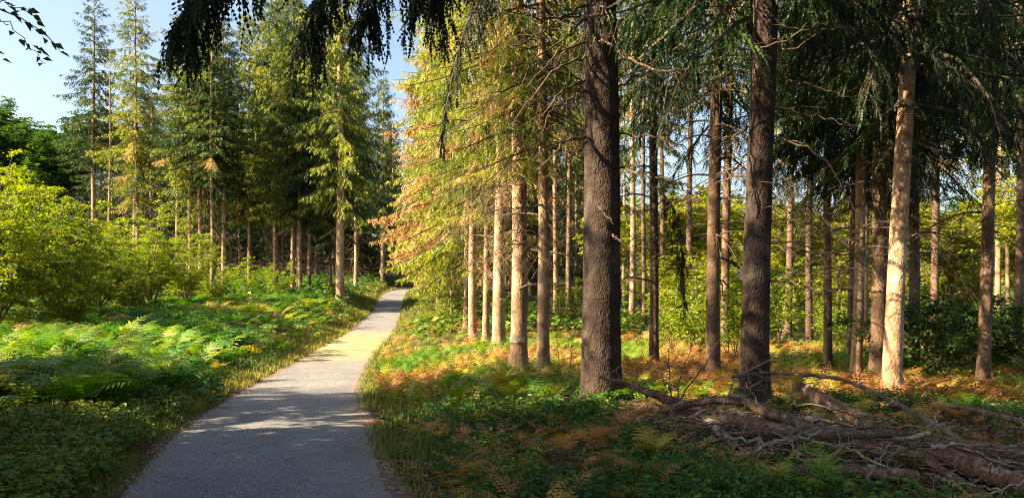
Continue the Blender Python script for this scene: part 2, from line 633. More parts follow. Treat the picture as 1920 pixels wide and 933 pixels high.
# ------------------------------------------------------------------ spruces
def spruce_crown(H, h0, Rm, seed, gap=.5, per=5, sec=.2, ter=.13, k=4, nl=.034, tint=(.12, .45), brown=0., hang=.35,
                 dead=None, low_droop=.45, shape=.15, skip=.12, topy=0., fall=.75, cull=None, wild=.7, topcull=.4, patch=None):
    """woody limbs with hanging side sprays of needles; local origin at the tree base."""
    g = np.random.default_rng(seed)
    mb = MB()
    zs, az, Ls = [], [], []
    z = h0
    while z < H - .3:
        n = per if g.random() > .3 else per - 1
        a0 = g.random() * 7
        for i in range(n):
            if g.random() < skip:
                continue
            u = (z - h0) / (H - h0)
            prof = min(1., .6 + u / max(shape, .01) * .4) * (1 - u) ** fall + .05
            zs.append(z + g.normal() * .12)
            az.append(a0 + i * 2 * math.pi / n + g.normal() * .25)
            Ls.append(Rm * prof * g.uniform(.55, 1.15))
        z += gap * g.uniform(.75, 1.25)
    zs, az, Ls = map(np.array, (zs, az, Ls))
    u = np.clip((zs - h0) / (H - h0), 0, 1)
    el = -.15 + .85 * u ** 1.5 + g.normal(size=len(u)) * .12
    dro = low_droop * (1 - u) ** .7
    B = len(zs)
    hx, hy = np.cos(az), np.sin(az)

    def P(i, s):
        r = Ls[i] * s * np.cos(el[i])
        zz = zs[i] + Ls[i] * (np.sin(el[i]) * s - dro[i] * s ** 1.6 + .18 * (1 - u[i]) * s ** 4)
        return np.stack([hx[i] * r, hy[i] * r, zz], -1)
    st = np.linspace(0, 1, 5)
    ib = np.repeat(np.arange(B), 5)
    tubes(mb, P(ib, np.tile(st, B)).reshape(B, 5, 3), (.012 + .010 * Ls)[:, None] * (1 - .85 * st)[None], 3, .5, 1)
    ns = np.maximum((Ls / sec).astype(int), 2) * 2
    i2 = np.repeat(np.arange(B), ns)
    s2 = g.uniform(.1, 1, len(i2)) ** .85
    sg = np.where(g.random(len(i2)) < .5, -1., 1.)
    p2 = P(i2, s2)
    tang = norm(P(i2, np.minimum(s2 + .03, 1.03)) - P(i2, s2 - .03))
    lat = np.stack([-hy[i2], hx[i2], np.zeros(len(i2))], -1) * sg[:, None]
    hg = hang * g.uniform(.5, 1.6, len(i2))
    d2 = norm(tang * .6 + lat * g.uniform(.35, 1., len(i2))[:, None] + np.stack([0 * hg, 0 * hg, -hg], -1))
    l2 = np.minimum(.75, Ls[i2] * .42 * (1 - s2) + .16) * g.uniform(.6, 1.2, len(i2))
    bt = g.uniform(tint[0], tint[1], B)
    if brown > 0:
        isb = g.random(B) < brown * (1.3 - u)
        if patch:
            isb = g.random(B) < np.where((np.cos(az - math.pi) > -.3) & (zs < patch), .92, .06)
        bt = np.where(isb, g.uniform(.76, .84, B), bt)
    t2 = bt[i2] + g.normal(size=len(i2)) * .05 + topy * u[i2]
    nt = np.maximum((l2 / ter).astype(int), 1) * 2 + 1
    i3 = np.repeat(np.arange(len(i2)), nt)
    if cull:
        i3 = i3[(p2[i3, 2] < cull) | (g.random(len(i3)) < topcull)]
    s3 = g.uniform(0, 1, len(i3))
    b3 = p2[i3] + d2[i3] * (l2[i3] * s3)[:, None]
    b3[:, 2] -= .25 * l2[i3] * s3 ** 2
    rnd = norm(g.normal(size=(len(i3), 3)))
    d3 = norm(d2[i3] * .9 + rnd * wild + np.array([0, 0, -1.]) * (hang * .9))
    l3 = np.minimum(.24, .11 + .25 * l2[i3] * (1 - s3)) * g.uniform(.6, 1.4, len(i3))
    sd = norm(np.cross(d3, norm(g.normal(size=(len(i3), 3)))))
    combs(mb, b3, d3, l3, sd, k, nl * g.uniform(.7, 1.2, len(i3)), .15, np.clip(t2[i3] + g.normal(size=len(i3)) * .04, 0, 1))
    if dead:
        z0, z1, nd, ld = dead
        zd = g.uniform(z0, z1, nd)
        ad = g.uniform(0, 7, nd)
        L = ld * g.uniform(.4, 1.2, nd)
        s = np.linspace(0, 1, 6)
        e = g.uniform(-.1, .35, nd)
        dp = g.uniform(.2, .7, nd)
        wob = np.cumsum(g.normal(size=(nd, 6)) * .03, 1)
        PP = np.stack([np.cos(ad)[:, None] * L[:, None] * s - np.sin(ad)[:, None] * wob, np.sin(ad)[:, None] * L[:, None] * s + np.cos(ad)[:, None] * wob,
                       zd[:, None] + L[:, None] * (e[:, None] * s - dp[:, None] * s ** 2)], -1)
        tubes(mb, PP, (.011 * (1 - .8 * s))[None] * np.ones((nd, 1)), 3, .5, 1)
        m = 9
        j = np.repeat(np.arange(nd), m)
        q = g.integers(1, 6, len(j))
        b = PP[j, q]
        dd = norm(np.stack([np.cos(ad[j] + g.normal(size=len(j)) * .9), np.sin(ad[j] + g.normal(size=len(j)) * .9), -g.uniform(.1, 1., len(j))], -1))
        ln = g.uniform(.15, .55, len(j))
        s4 = np.linspace(0, 1, 4)
        QQ = b[:, None] + dd[:, None] * (ln[:, None] * s4)[..., None]
        QQ[..., 2] -= (.25 * ln[:, None] * s4 ** 2)
        tubes(mb, QQ, (.004 * (1 - .6 * s4))[None] * np.ones((len(j), 1)), 3, .5, 1)
        r = g.random(len(j)) < .3
        sd = norm(np.cross(dd, g.normal(size=(len(j), 3))))
        combs(mb, b[r], dd[r], ln[r], sd[r], 9, .03, .25, g.uniform(.8, .95, r.sum()), width=.5)
    return mb.mesh('spruce_crown', [M_NEEDLE, M_TWIG])


def trunk_mesh(H, d, lean=0., leany=0., sides=14, rings=40, seed=0, mat=None, flare=.45, detail=0.):
    g = np.random.default_rng(seed + 900)
    z = np.concatenate([np.linspace(-.25, 2.2, rings // 2, endpoint=False), np.linspace(2.2, H, rings - rings // 2)]) if not detail else np.concatenate([np.linspace(-.25, 7, int(rings * .8), endpoint=False), np.linspace(7, H, rings // 5)])
    r = d / 2 * np.clip(1 - z / H, 0, 1) ** .75 + .012
    zc = np.maximum(z, 0)
    wx = lean * zc + .05 * np.sin(z * .35 + g.random() * 6) * np.clip(z / 4, 0, 1)
    wy = leany * zc + .05 * np.sin(z * .31 + g.random() * 6) * np.clip(z / 4, 0, 1)
    a = np.arange(sides) * 2 * math.pi / sides
    lobes = 1 + .5 * np.sin(a * 3 + g.random() * 6) * .5 + .25 * np.sin(a * 5 + g.random() * 6)
    fl = flare * np.exp(-np.maximum(z + .05, 0) / .28)
    b = 1 + fl[:, None] * lobes[None] + (fbm(a[None] * 2, z[:, None], .5, seed % 13) - .5) * .06
    if detail:
        an, zn = np.broadcast_arrays(a[None] * d * 5, z[:, None])
        pl = vn(an, zn * .6, .09, 3) * .6 + vn(an, zn, .04, 8) * .4
        b = b + (np.abs(pl - .5) * 2 - .5) * detail
    mb = MB()
    tubes(mb, np.stack([wx, wy, z], -1), r, sides, .5, 0, bump=b[None])
    return mb.mesh('trunk', mat or M_BARK, True), (lambda h: (float(np.interp(h, z, wx)), float(np.interp(h, z, wy)), float(np.interp(h, z, r))))


# dead branches on lower trunks: a few shared shapes, grown along +X
def dead_branch_mesh(seed, L):
    g = np.random.default_rng(seed)
    mb = MB()
    s = np.linspace(0, 1, 9)
    e, dp = g.uniform(-.05, .45), g.uniform(.25, .8)
    P = np.stack([L * s, np.cumsum(g.normal(size=9)) * .025 * L, L * (e * s - dp * s ** 2) + np.cumsum(g.normal(size=9)) * .012 * L], -1)
    P -= P[:1]
    tubes(mb, P, .019 * (1 - .85 * s) * (.6 + L * .35), 5)
    for i in range(g.integers(6, 11)):
        q = g.integers(2, 9)
        ln = L * g.uniform(.12, .5) * (1.1 - s[q] * .6)
        t = np.linspace(0, 1, 6)
        yaw = g.choice([-1, 1]) * g.uniform(.3, 1.1)
        d = np.array([math.cos(yaw), math.sin(yaw), g.uniform(-.5, .15)])
        Q = P[q] + d * (ln * t)[:, None] + np.cumsum(g.normal(size=(6, 3)) * .012, 0)
        Q[:, 2] -= g.uniform(.1, .5) * ln * t ** 2
        Q[0] = P[q]
        tubes(mb, Q, .0075 * (1 - .8 * t), 4)
        for w in range(g.integers(1, 4)):
            q2 = g.integers(1, 6)
            l3 = ln * g.uniform(.2, .5)
            d3 = norm(d + g.normal(size=3) * .6 + np.array([0, 0, -.3]))
            tubes(mb, Q[q2] + d3 * (l3 * np.linspace(0, 1, 3))[:, None], np.array([.004, .003, .0015]), 3)
    return mb.mesh('dead_branch', M_TWIG)


DEAD = [dead_branch_mesh(40 + i, 1.0 + .2 * (i % 5)) for i in range(10)]


def add_dead(tree, at, z0, z1, n, g, smin=.6, smax=1.3, azs=None):
    for i in range(n):
        h = z0 + (z1 - z0) * (i + g.random()) / n
        x, y, r = at(h)
        a = g.uniform(0, 2 * math.pi) if azs is None else g.uniform(*azs)
        sc = g.uniform(smin, smax)
        link('dead_branch', DEAD[g.integers(len(DEAD))], tree, (x + math.cos(a) * r * .7, y + math.sin(a) * r * .7, h), (0, 0, a), (sc, sc, sc))


CROWN = {}
CROWN['left_a'] = spruce_crown(24, 10.5, 3.3, 1, tint=(.12, .5), brown=.03, dead=(4, 12, 60, 1.7), fall=.5, gap=.42, sec=.18, ter=.15, k=3, nl=.048)
CROWN['left_b'] = spruce_crown(24, 9.0, 3.2, 2, tint=(.45, .68), brown=.15, dead=(3, 12, 120, 2.0), hang=.5, fall=.5, gap=.45, sec=.18, ter=.15, k=3, nl=.048, skip=.2)
CROWN['left_c'] = spruce_crown(24, 6.8, 3.6, 3, tint=(.18, .58), brown=.0, dead=(1.5, 6, 40, 1.6), hang=.75, fall=.42, gap=.38, skip=.06, sec=.19, ter=.15, k=3, nl=.05)
CROWN['right_a'] = spruce_crown(21, 10.8, 2.4, 4, tint=(.2, .64), brown=.10, dead=(4, 11, 18, 1.4), gap=.55, hang=.5, skip=.25, fall=.5, cull=12, k=3, nl=.04)
CROWN['right_b'] = spruce_crown(21, 8.0, 2.5, 5, tint=(.2, .64), brown=.10, dead=(2.5, 8, 22, 1.4), gap=.55, hang=.5, skip=.25, fall=.5, cull=11, k=3, nl=.04)
CROWN['edge_a'] = spruce_crown(20, 2.7, 3.3, 6, tint=(.52, .68), brown=.05, gap=.34, hang=.5, shape=.1, fall=.5, sec=.165, ter=.13, k=3, nl=.045, cull=13, wild=1.0, low_droop=.5)
CROWN['edge_b'] = spruce_crown(19, 3.0, 3.2, 7, tint=(.54, .70), brown=.5, patch=11, gap=.34, hang=.55, shape=.1, fall=.5, sec=.165, ter=.13, k=3, nl=.045, cull=13, wild=1.0, low_droop=.5)
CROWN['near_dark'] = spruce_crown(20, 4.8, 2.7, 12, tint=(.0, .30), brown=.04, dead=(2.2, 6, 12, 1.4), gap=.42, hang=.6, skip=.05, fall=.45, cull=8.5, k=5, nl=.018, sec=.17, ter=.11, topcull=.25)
CROWN['row'] = spruce_crown(20, 4.9, 2.4, 14, tint=(.44, .62), brown=.16, dead=(2.4, 6.5, 60, 1.3), gap=.42, hang=.6, skip=.15, fall=.5, cull=11, k=4, nl=.022, sec=.16, ter=.11, wild=.9)
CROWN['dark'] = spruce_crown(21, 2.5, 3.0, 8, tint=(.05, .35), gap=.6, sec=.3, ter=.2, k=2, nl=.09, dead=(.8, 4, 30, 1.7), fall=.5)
CROWN['sapling'] = spruce_crown(7, .4, 1.9, 13, tint=(.45, .62), gap=.26, sec=.16, ter=.13, k=3, nl=.04, hang=.4, fall=.6, wild=1.0)
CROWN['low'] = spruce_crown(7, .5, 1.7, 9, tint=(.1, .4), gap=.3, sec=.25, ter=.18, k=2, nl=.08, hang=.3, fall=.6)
CROWN_H = dict(left_a=24, left_b=24, left_c=24, right_a=21, right_b=21, edge_a=20, edge_b=19, near_dark=20, row=20, dark=21, low=7, sapling=7)


def spruce(x, y, d, H, kind, label, lean=0., group=None, sides=10, rings=26, nd=0, dz=(1.5, 6), seed=None, mat=None, cs=1.0, name='spruce_tree', detail=0., rz=None, azs=None, flare=.45, leany=0.):
    seed = int(abs(x * 131 + y * 977)) % 9973 if seed is None else seed
    g = np.random.default_rng(seed)
    t = thing(name, label, 'tree', (x, y, gz(x, y)), 0, group)
    me, at = trunk_mesh(H, d, lean, leany, sides, rings, seed, mat, flare, detail)
    link('trunk', me, t)
    if kind:
        zs = H / CROWN_H[kind]
        m = bpy.data.objects.new('crown', CROWN[kind])
        COL.objects.link(m)
        m.parent = t
        # shear the crown with the lean of the stem is small enough to tilt instead
        m.rotation_euler = (-math.atan(leany), math.atan(lean), 0)
        m.rotation_mode = 'XYZ'
        m.rotation_euler.z = g.uniform(0, 6.28) if rz is None else rz
        if lean or leany:
            m.rotation_euler = Matrix.Rotation(math.atan(lean), 3, 'Y').to_euler() if rz is None else (0, math.atan(lean), rz)
        m.scale = (cs, cs, zs)
    if nd:
        add_dead(t, at, dz[0], dz[1], nd, g, azs=azs)
    return t, at


GR = 'spruces of the right-hand stand'
# x, y, diameter, height, crown, lean, dead branches, label
RIGHT_TREES = []
RIGHT = [
    (.13, 14.62, .36, 20, 'row', .000, 10, 'sunlit spruce trunk marked with a white painted band'),
    (.58, 13.94, .245, 18, 'row', .000, 10, 'slim sunlit spruce just behind the trunk with the white band'),
    (-.37, 20.51, .37, 21, 'row', .006, 8, 'sunlit spruce with a flared foot, left of the white-banded trunk'),
    (-.91, 25.68, .24, 20, 'row', .0, 6, 'thin spruce between the two thicker trunks nearest the path'),
    (-1.39, 26.04, .30, 20, 'row', .0, 6, 'lit spruce nearest the path in the row of pale trunks'),
    (2.37, 40.12, .32, 20, 'right_a', .0, 5, 'thin far spruce between the slim pale trunk and the big dark trunk'),
    (3.13, 41.01, .33, 20, 'right_a', .0, 5, 'thin far spruce close left of the big dark trunk'),
    (5.75, 35.43, .34, 20, 'right_a', .004, 5, 'far lit spruce right of the big dark trunk, at the clearing edge'),
    (5.30, 29.62, .20, 17, 'right_b', .0, 5, 'very thin reddish stem between two lit trunks right of the big spruce'),
    (2.96, 15.47, .20, 18, 'right_b', .004, 14, 'slim pole-like spruce standing alone right of the big dark trunk'),
    (6.55, 32.46, .24, 19, 'right_a', .0, 4, 'thin dark spruce in front of the sunny saplings'),
    (7.96, 33.26, .32, 20, 'right_a', .01, 5, 'far spruce rising behind the bright green sapling'),
    (3.53, 12.97, .25, 20, 'near_dark', .004, 14, 'half-shaded spruce left of the second dark trunk'),
    (6.03, 20.90, .27, 19, 'right_a', .012, 8, 'reddish lit spruce just behind the half-shaded trunk'),
    (10.15, 27.23, .29, 20, 'right_b', .020, 6, 'reddish spruce first right of the second dark trunk'),
    (8.64, 21.51, .21, 19, 'right_b', .012, 8, 'thin dark spruce second right of the second dark trunk'),
    (6.38, 14.95, .165, 17, 'near_dark', .012, 8, 'thin shaded spruce with a bare bough crossing it, left of the lit stem'),
    (6.46, 13.91, .205, 18, 'near_dark', .03, 8, 'slender lit leaning spruce left of a thick shaded one'),
    (7.72, 16.90, .16, 17, 'near_dark', .03, 6, 'thin shadowed spruce touching the slender lit leaning one'),
    (6.63, 13.42, .28, 20, 'near_dark', .012, 8, 'thick shaded spruce immediately left of the brightest trunk'),
    (5.59, 10.90, .275, 19, 'near_dark', .042, 8, 'brightest sunlit spruce with dark nicks behind the fallen logs'),
    (11.60, 24.30, .21, 18, 'right_a', .01, 4, 'distant thin spruce seen between lit stem and thick shaded trunk'),
    (8.52, 15.69, .23, 18, 'near_dark', .012, 8, 'dark spruce first right of the brightest trunk'),
    (12.50, 21.94, .24, 19, 'right_b', .015, 6, 'dark spruce behind the shadowy bush'),
    (7.72, 12.14, .20, 19, 'near_dark', .045, 12, 'dark leaning spruce right of the shadowy bush, lit at its foot'),
    (24.2, 36.9, .30, 20, 'right_a', .02, 3, 'pale far spruce stem right of the dark leaning one'),
    (13.02, 19.09, .22, 19, 'right_b', .02, 6, 'dark spruce at the far right end of the stand'),
]
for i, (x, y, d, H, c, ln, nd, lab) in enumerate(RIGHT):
    t, at = spruce(x, y, d * .88, H, c, lab, ln, GR, sides=22 if y < 18 else 12, rings=60 if y < 18 else 30, nd=nd, dz=(1.6, 6.5) if y < 30 else (2, 9), detail=.05 if y < 18 else 0, mat=M_BARK if i < 6 or i in (7, 17, 20, 25) else M_BARK_MID)  # trunks out of the sun get the bark with shade in its colour
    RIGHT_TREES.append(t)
    if i == 0:
        mbp = MB()
        zz = np.linspace(.63, .74, 5)
        c_ = np.array([at(h) for h in zz])
        aa = np.linspace(-2.9, -.9, 14)
        Vp = np.stack([c_[:, 0:1] + np.cos(aa) * (c_[:, 2:3] * 1.0 + .022), c_[:, 1:2] + np.sin(aa) * (c_[:, 2:3] * 1.0 + .022), zz[:, None] + 0 * aa + (np.random.default_rng(3).normal(size=(5, 14)) * .008)], -1)
        ix = np.arange(70).reshape(5, 14)
        mbp.add(Vp, np.stack([ix[:-1, :-1], ix[:-1, 1:], ix[1:, 1:], ix[1:, :-1]], -1).reshape(-1, 4))
        link('painted_band', mbp.mesh('painted_band', M_PAINT, True), t)


# ---- near boughs with hanging sprays
def bough_mesh(pts, seed, hangl=.5, dens=1.0, tint=(.1, .5), start=.2, nl=.015):
    g = np.random.default_rng(seed)
    mb = MB()
    pts = np.asarray(pts, float)
    s = np.linspace(0, 1, 18)
    tt = np.linspace(0, 1, len(pts))
    P = np.stack([np.interp(s, tt, smooth_pts) for smooth_pts in pts.T], -1)
    for _ in range(3):
        P[1:-1] = .25 * P[:-2] + .5 * P[1:-1] + .25 * P[2:]
    L = np.linalg.norm(np.diff(P, axis=0), axis=1).sum()
    tubes(mb, P, .028 * (1 - .85 * s), 6, .5, 1)
    at = lambda u: np.stack([np.interp(u, s, P[:, i]) for i in range(3)], -1)
    n = int(L * 15 * dens)
    u2 = g.uniform(start, 1, n)
    b2 = at(u2)
    T = norm(at(np.minimum(u2 + .02, 1)) - at(u2 - .02))
    lat = norm(np.cross(T, [0, 0, 1.])) * np.where(g.random(n) < .5, -1, 1)[:, None]
    l2 = hangl * g.uniform(.35, 1.25, n) * (1.15 - .5 * u2)
    d2 = norm(T * .35 + lat * g.uniform(.1, .8, n)[:, None])
    ds = np.linspace(0, 1, 6)
    # each hanging twig leaves sideways and turns straight down
    Q = b2[:, None] + d2[:, None] * (l2[:, None] * (ds - .45 * ds ** 2))[..., None]
    Q[..., 2] -= l2[:, None] * 1.05 * ds ** 1.6
    tubes(mb, Q, .004 * (1 - .5 * ds)[None] * np.ones((n, 1)), 3, .5, 1)
    # needle twigs along them
    m = 13
    j = np.repeat(np.arange(n), m)
    u3 = g.uniform(.05, 1, len(j))
    x = u3 * 5
    i0 = np.minimum(x.astype(int), 4)
    fr = (x - i0)[:, None]
    b3 = Q[j, i0] * (1 - fr) + Q[j, i0 + 1] * fr
    t3 = norm(Q[j, i0 + 1] - Q[j, i0])
    d3 = norm(t3 * .8 + g.normal(size=(len(j), 3)) * .35 + np.array([0, 0, -.45]))
    sd = norm(np.cross(d3, g.normal(size=(len(j), 3))))
    ti = g.uniform(tint[0], tint[1], n)[j]
    combs(mb, b3, d3, g.uniform(.06, .18, len(j)), sd, 4, nl * 1.15, .1, ti, fwd=1.0)
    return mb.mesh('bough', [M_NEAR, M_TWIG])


def poly_branch(mb, pts, r0, r1, g=None, twigs=0, tl=.4, sides=6, mat=0, wob=.015):
    pts = np.asarray(pts, float)
    n = max(12, len(pts) * 4)
    s = np.linspace(0, 1, n)
    tt = np.concatenate([[0], np.cumsum(np.linalg.norm(np.diff(pts, axis=0), axis=1))])
    tt /= tt[-1]
    P = np.stack([np.interp(s, tt, c) for c in pts.T], -1)
    P[1:-1] = .25 * P[:-2] + .5 * P[1:-1] + .25 * P[2:]
    if g is not None:
        P[1:-1] += g.normal(size=(n - 2, 3)) * wob
    rr = r0 + (r1 - r0) * s
    if g is not None:
        rr = rr * (1 + g.normal(size=n) * .06)
    tubes(mb, P, rr, sides, .5, mat, cap=sides > 4)
    for i in range(twigs):
        q = g.integers(2, n - 1)
        T = norm(P[q + 1 if q + 1 < n else q] - P[q - 1])
        d = norm(T + g.normal(size=3) * .8)
        ln = tl * g.uniform(.3, 1.1)
        t = np.linspace(0, 1, 6)
        Q = P[q] + d * (ln * t)[:, None]
        Q[1:] += np.cumsum(g.normal(size=(5, 3)) * .02, 0)
        Q[:, 2] -= .15 * ln * t ** 2
        rt = min(rr[q] * .55, .008)
        tubes(mb, Q, rt * (1 - .75 * t), 4, .5, mat)
        for w in range(2):
            q2 = g.integers(1, 6)
            d3 = norm(d + g.normal(size=3) * .7)
            tubes(mb, Q[q2] + d3 * (ln * .4 * np.linspace(0, 1, 3))[:, None], rt * np.array([.5, .4, .2]), 3, .5, mat)


# ---- the two big trunks
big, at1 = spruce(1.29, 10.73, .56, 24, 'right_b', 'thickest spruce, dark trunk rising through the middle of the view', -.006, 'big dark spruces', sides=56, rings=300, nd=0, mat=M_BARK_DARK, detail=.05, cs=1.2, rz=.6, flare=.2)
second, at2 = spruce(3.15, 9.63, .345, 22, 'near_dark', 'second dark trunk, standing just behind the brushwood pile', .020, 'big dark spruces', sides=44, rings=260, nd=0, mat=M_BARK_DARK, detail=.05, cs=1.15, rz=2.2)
gB = np.random.default_rng(77)


def attach(tree, at, pts, r0, r1, tw, tl, name='dead_branch', mat=None, seed=1):
    g = np.random.default_rng(seed)
    o = np.array(tree.location)
    mb = MB()
    poly_branch(mb, np.asarray(pts, float) - o, r0, r1, g, tw, tl)
    return link(name, mb.mesh(name, mat or M_TWIG, True), tree)


Y1 = 10.5


def uvp(u, v, Y):
    return ((u - 960) / 1387 * Y, Y, EYE - (v - 520) / 1387 * Y)


DB1 = [[(1100, 10, 10.6), (1040, 40, 10.2), (990, 75, 9.9), (958, 85, 9.7)], [(1100, 35, 10.6), (1050, 80, 10.1), (1000, 110, 9.8), (975, 165, 9.6)],
       [(1098, 80, 10.6), (1050, 95, 10.2), (1010, 140, 9.9), (985, 165, 9.8)], [(1098, 105, 10.6), (1040, 130, 10), (1000, 175, 9.8), (960, 240, 9.6)],
       [(1098, 150, 10.6), (1050, 170, 10.1), (1025, 215, 9.9), (990, 230, 9.7)], [(1100, 170, 10.6), (1060, 190, 10), (1030, 215, 9.8), (1008, 260, 9.7)],
       [(1100, 255, 10.6), (1060, 262, 10.2), (1035, 290, 10), (1005, 320, 9.9)], [(1102, 265, 10.5), (1085, 280, 10.3), (1068, 310, 10.2)],
       [(1156, 250, 10.7), (1210, 255, 10.4), (1260, 262, 10.2), (1310, 290, 10)], [(1158, 315, 10.7), (1210, 330, 10.4), (1290, 345, 10.2)],
       [(1158, 165, 10.7), (1200, 140, 10.8), (1240, 150, 10.9)], [(1120, 385, 10.38), (1135, 400, 10.3), (1150, 420, 10.2)], [(1150, 440, 10.5), (1165, 455, 10.3)]]
for i, b in enumerate(DB1):
    attach(big, at1, [uvp(*p) for p in b], .02, .006, 3 if i < 11 else 0, .35, seed=60 + i)
attach(big, at1, [uvp(*p) for p in [(1128, 75, 10.5), (1160, 95, 10.0), (1200, 120, 9.6), (1235, 135, 9.4), (1300, 128, 9.2), (1360, 105, 9.1), (1440, 88, 9.0), (1500, 62, 8.9), (1545, 40, 8.9)]], .022, .006, 9, .45, seed=90)
DB2 = [[(1440, 60, 9.6), (1480, 100, 9.5), (1550, 50, 9.4), (1640, 60, 9.3)], [(1440, 150, 9.6), (1500, 155, 9.5), (1560, 170, 9.4)],
       [(1436, 200, 9.6), (1490, 205, 9.5), (1560, 225, 9.3), (1600, 240, 9.2)], [(1434, 255, 9.6), (1490, 265, 9.5), (1540, 290, 9.3), (1610, 400, 9.2)],
       [(1400, 240, 9.6), (1360, 270, 9.4), (1300, 310, 9.2)], [(1398, 290, 9.6), (1370, 330, 9.4), (1340, 350, 9.3)],
       [(1440, 375, 9.6), (1500, 378, 9.4), (1560, 400, 9.2), (1610, 440, 9.1)], [(1440, 415, 9.6), (1500, 412, 9.4), (1570, 440, 9.2), (1640, 520, 9.1)],
       [(1438, 455, 9.6), (1480, 452, 9.4), (1560, 480, 9.3), (1600, 540, 9.2)], [(1440, 525, 9.6), (1490, 528, 9.4), (1530, 550, 9.3), (1555, 580, 9.2)],
       [(1436, 310, 9.6), (1480, 340, 9.4), (1520, 385, 9.2)]]
for i, b in enumerate(DB2):
    attach(second, at2, [uvp(*p) for p in b], .015, .004, 5, .4, seed=120 + i)
attach(second, at2, [(2.98, 9.43, .15), (2.85, 9.2, .35), (2.78, 9.1, .5), (2.76, 9.1, .6)], .018, .007, 3, .2, mat=M_GREYWOOD, seed=140)

BG1 = [([(1.25, 10.6, 6.4), (.6, 10.2, 6.2), (-.1, 9.6, 5.7), (-.6, 9.2, 4.9), (-.85, 9.1, 3.6)], .55, 1.2), ([(1.25, 10.5, 6.8), (.3, 9.8, 6.4), (-.3, 9.3, 5.6), (-.5, 9.0, 4.8)], .6, 1.2),
       ([(1.4, 10.4, 6.8), (1.2, 9.4, 6.6), (.7, 8.6, 6.1), (.3, 8.2, 5.4)], .5, 1.0), ([(1.25, 10.7, 7.2), (.2, 10.4, 6.9), (-.6, 10.1, 6.2), (-1.1, 9.9, 5.4)], .6, 1.2),
       ([(1.3, 10.8, 8.0), (.0, 10.6, 7.6), (-1.0, 10.2, 6.9), (-1.6, 10.0, 5.9)], .7, 1.2), ([(1.6, 10.7, 7.0), (2.6, 10.3, 6.8), (3.6, 9.9, 6.2), (4.3, 9.7, 5.4)], .55, 1.2)]
for i, (p, hl, de) in enumerate(BG1):
    link('bough', bough_mesh(np.array(p) - np.array(big.location), 200 + i, hl, de, start=.3), big)
BG2 = [([(3.3, 9.6, 6.4), (4.2, 9.2, 6.2), (5.0, 8.8, 5.6), (5.6, 8.6, 4.8)], .5, 1.2), ([(3.3, 9.4, 6.0), (3.9, 8.6, 5.9), (4.6, 8.0, 5.4), (5.0, 7.7, 4.9)], .5, 1.2),
       ([(3.2, 9.5, 6.6), (3.0, 8.4, 6.3), (2.7, 7.6, 5.7)], .5, 1.1), ([(3.4, 9.7, 5.6), (4.4, 9.7, 5.4), (5.2, 9.6, 4.9), (5.9, 9.4, 4.1)], .5, 1.1)]
for i, (p, hl, de) in enumerate(BG2):
    link('bough', bough_mesh(np.array(p) - np.array(second.location), 230 + i, hl, de, start=.25), second)

BG4 = [(20, [(5.9, 10.8, 5.6), (5.3, 10.1, 5.3), (4.7, 9.5, 4.6), (4.4, 9.2, 3.9)], .5, 1.3), (20, [(5.9, 10.8, 5.0), (6.0, 10.0, 4.7), (6.0, 9.3, 4.0), (5.95, 9.0, 3.4)], .5, 1.3),
       (20, [(5.9, 10.8, 5.9), (5.0, 10.4, 5.7), (4.2, 10.0, 5.2), (3.7, 9.9, 4.5)], .5, 1.2), (24, [(7.95, 12.1, 5.8), (7.2, 11.2, 5.4), (6.6, 10.6, 4.7), (6.3, 10.4, 4.1)], .5, 1.3),
       (24, [(7.95, 12.1, 5.4), (7.5, 11.2, 5.1), (7.0, 10.5, 4.4), (6.8, 10.3, 3.7)], .5, 1.3), (19, [(6.7, 13.4, 5.2), (6.3, 12.4, 4.9), (6.0, 11.8, 4.2), (5.9, 11.6, 3.5)], .5, 1.3),
       (24, [(8.0, 12.1, 6.2), (8.3, 11.0, 5.8), (8.2, 10.3, 5.0), (8.1, 10.0, 4.2)], .5, 1.3), (9, [(3.0, 15.4, 3.6), (3.3, 15.0, 3.1), (3.42, 14.8, 2.1), (3.45, 14.8, 1.2)], .4, 1.3), (12, [(3.5, 12.9, 5.6), (3.0, 12.2, 5.3), (2.6, 11.8, 4.7), (2.4, 11.6, 4.1)], .5, 1.1)]
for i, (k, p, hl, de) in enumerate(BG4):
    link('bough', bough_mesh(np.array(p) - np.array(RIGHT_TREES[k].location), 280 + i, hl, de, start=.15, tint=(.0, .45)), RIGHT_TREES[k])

# ---- spruce just behind the viewer whose boughs hang into the top of the view
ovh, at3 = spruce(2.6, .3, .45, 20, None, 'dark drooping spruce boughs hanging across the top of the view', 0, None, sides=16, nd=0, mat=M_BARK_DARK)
BG3 = [([(2.5, .45, 5.3), (.1, 3.0, 5.2), (-1.3, 4.4, 4.45), (-1.9, 5.0, 3.95), (-2.4, 5.4, 3.55)], .42, 1.15, .58), ([(2.5, .45, 5.6), (.3, 3.6, 5.5), (-1.0, 5.2, 4.8), (-1.65, 5.9, 4.35)], .45, .5, .5),
       ([(2.5, .45, 5.5), (.8, 3.6, 5.6), (-.9, 5.9, 5.0), (-1.75, 6.9, 4.4), (-1.95, 7.1, 4.05)], .5, .65, .5), ([(2.5, .45, 5.9), (.9, 4.0, 5.9), (-.5, 6.0, 5.3), (-1.3, 7.0, 4.5), (-1.4, 7.1, 4.2)], .5, .55, .5),
       ([(2.5, .45, 5.9), (1.0, 4.0, 5.9), (0, 5.8, 5.2), (-.7, 6.6, 4.65), (-.78, 6.7, 4.3)], .6, .9, .55)]
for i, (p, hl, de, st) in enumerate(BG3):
    link('bough', bough_mesh(np.array(p) - np.array(ovh.location), 260 + i, hl, de, start=st), ovh)

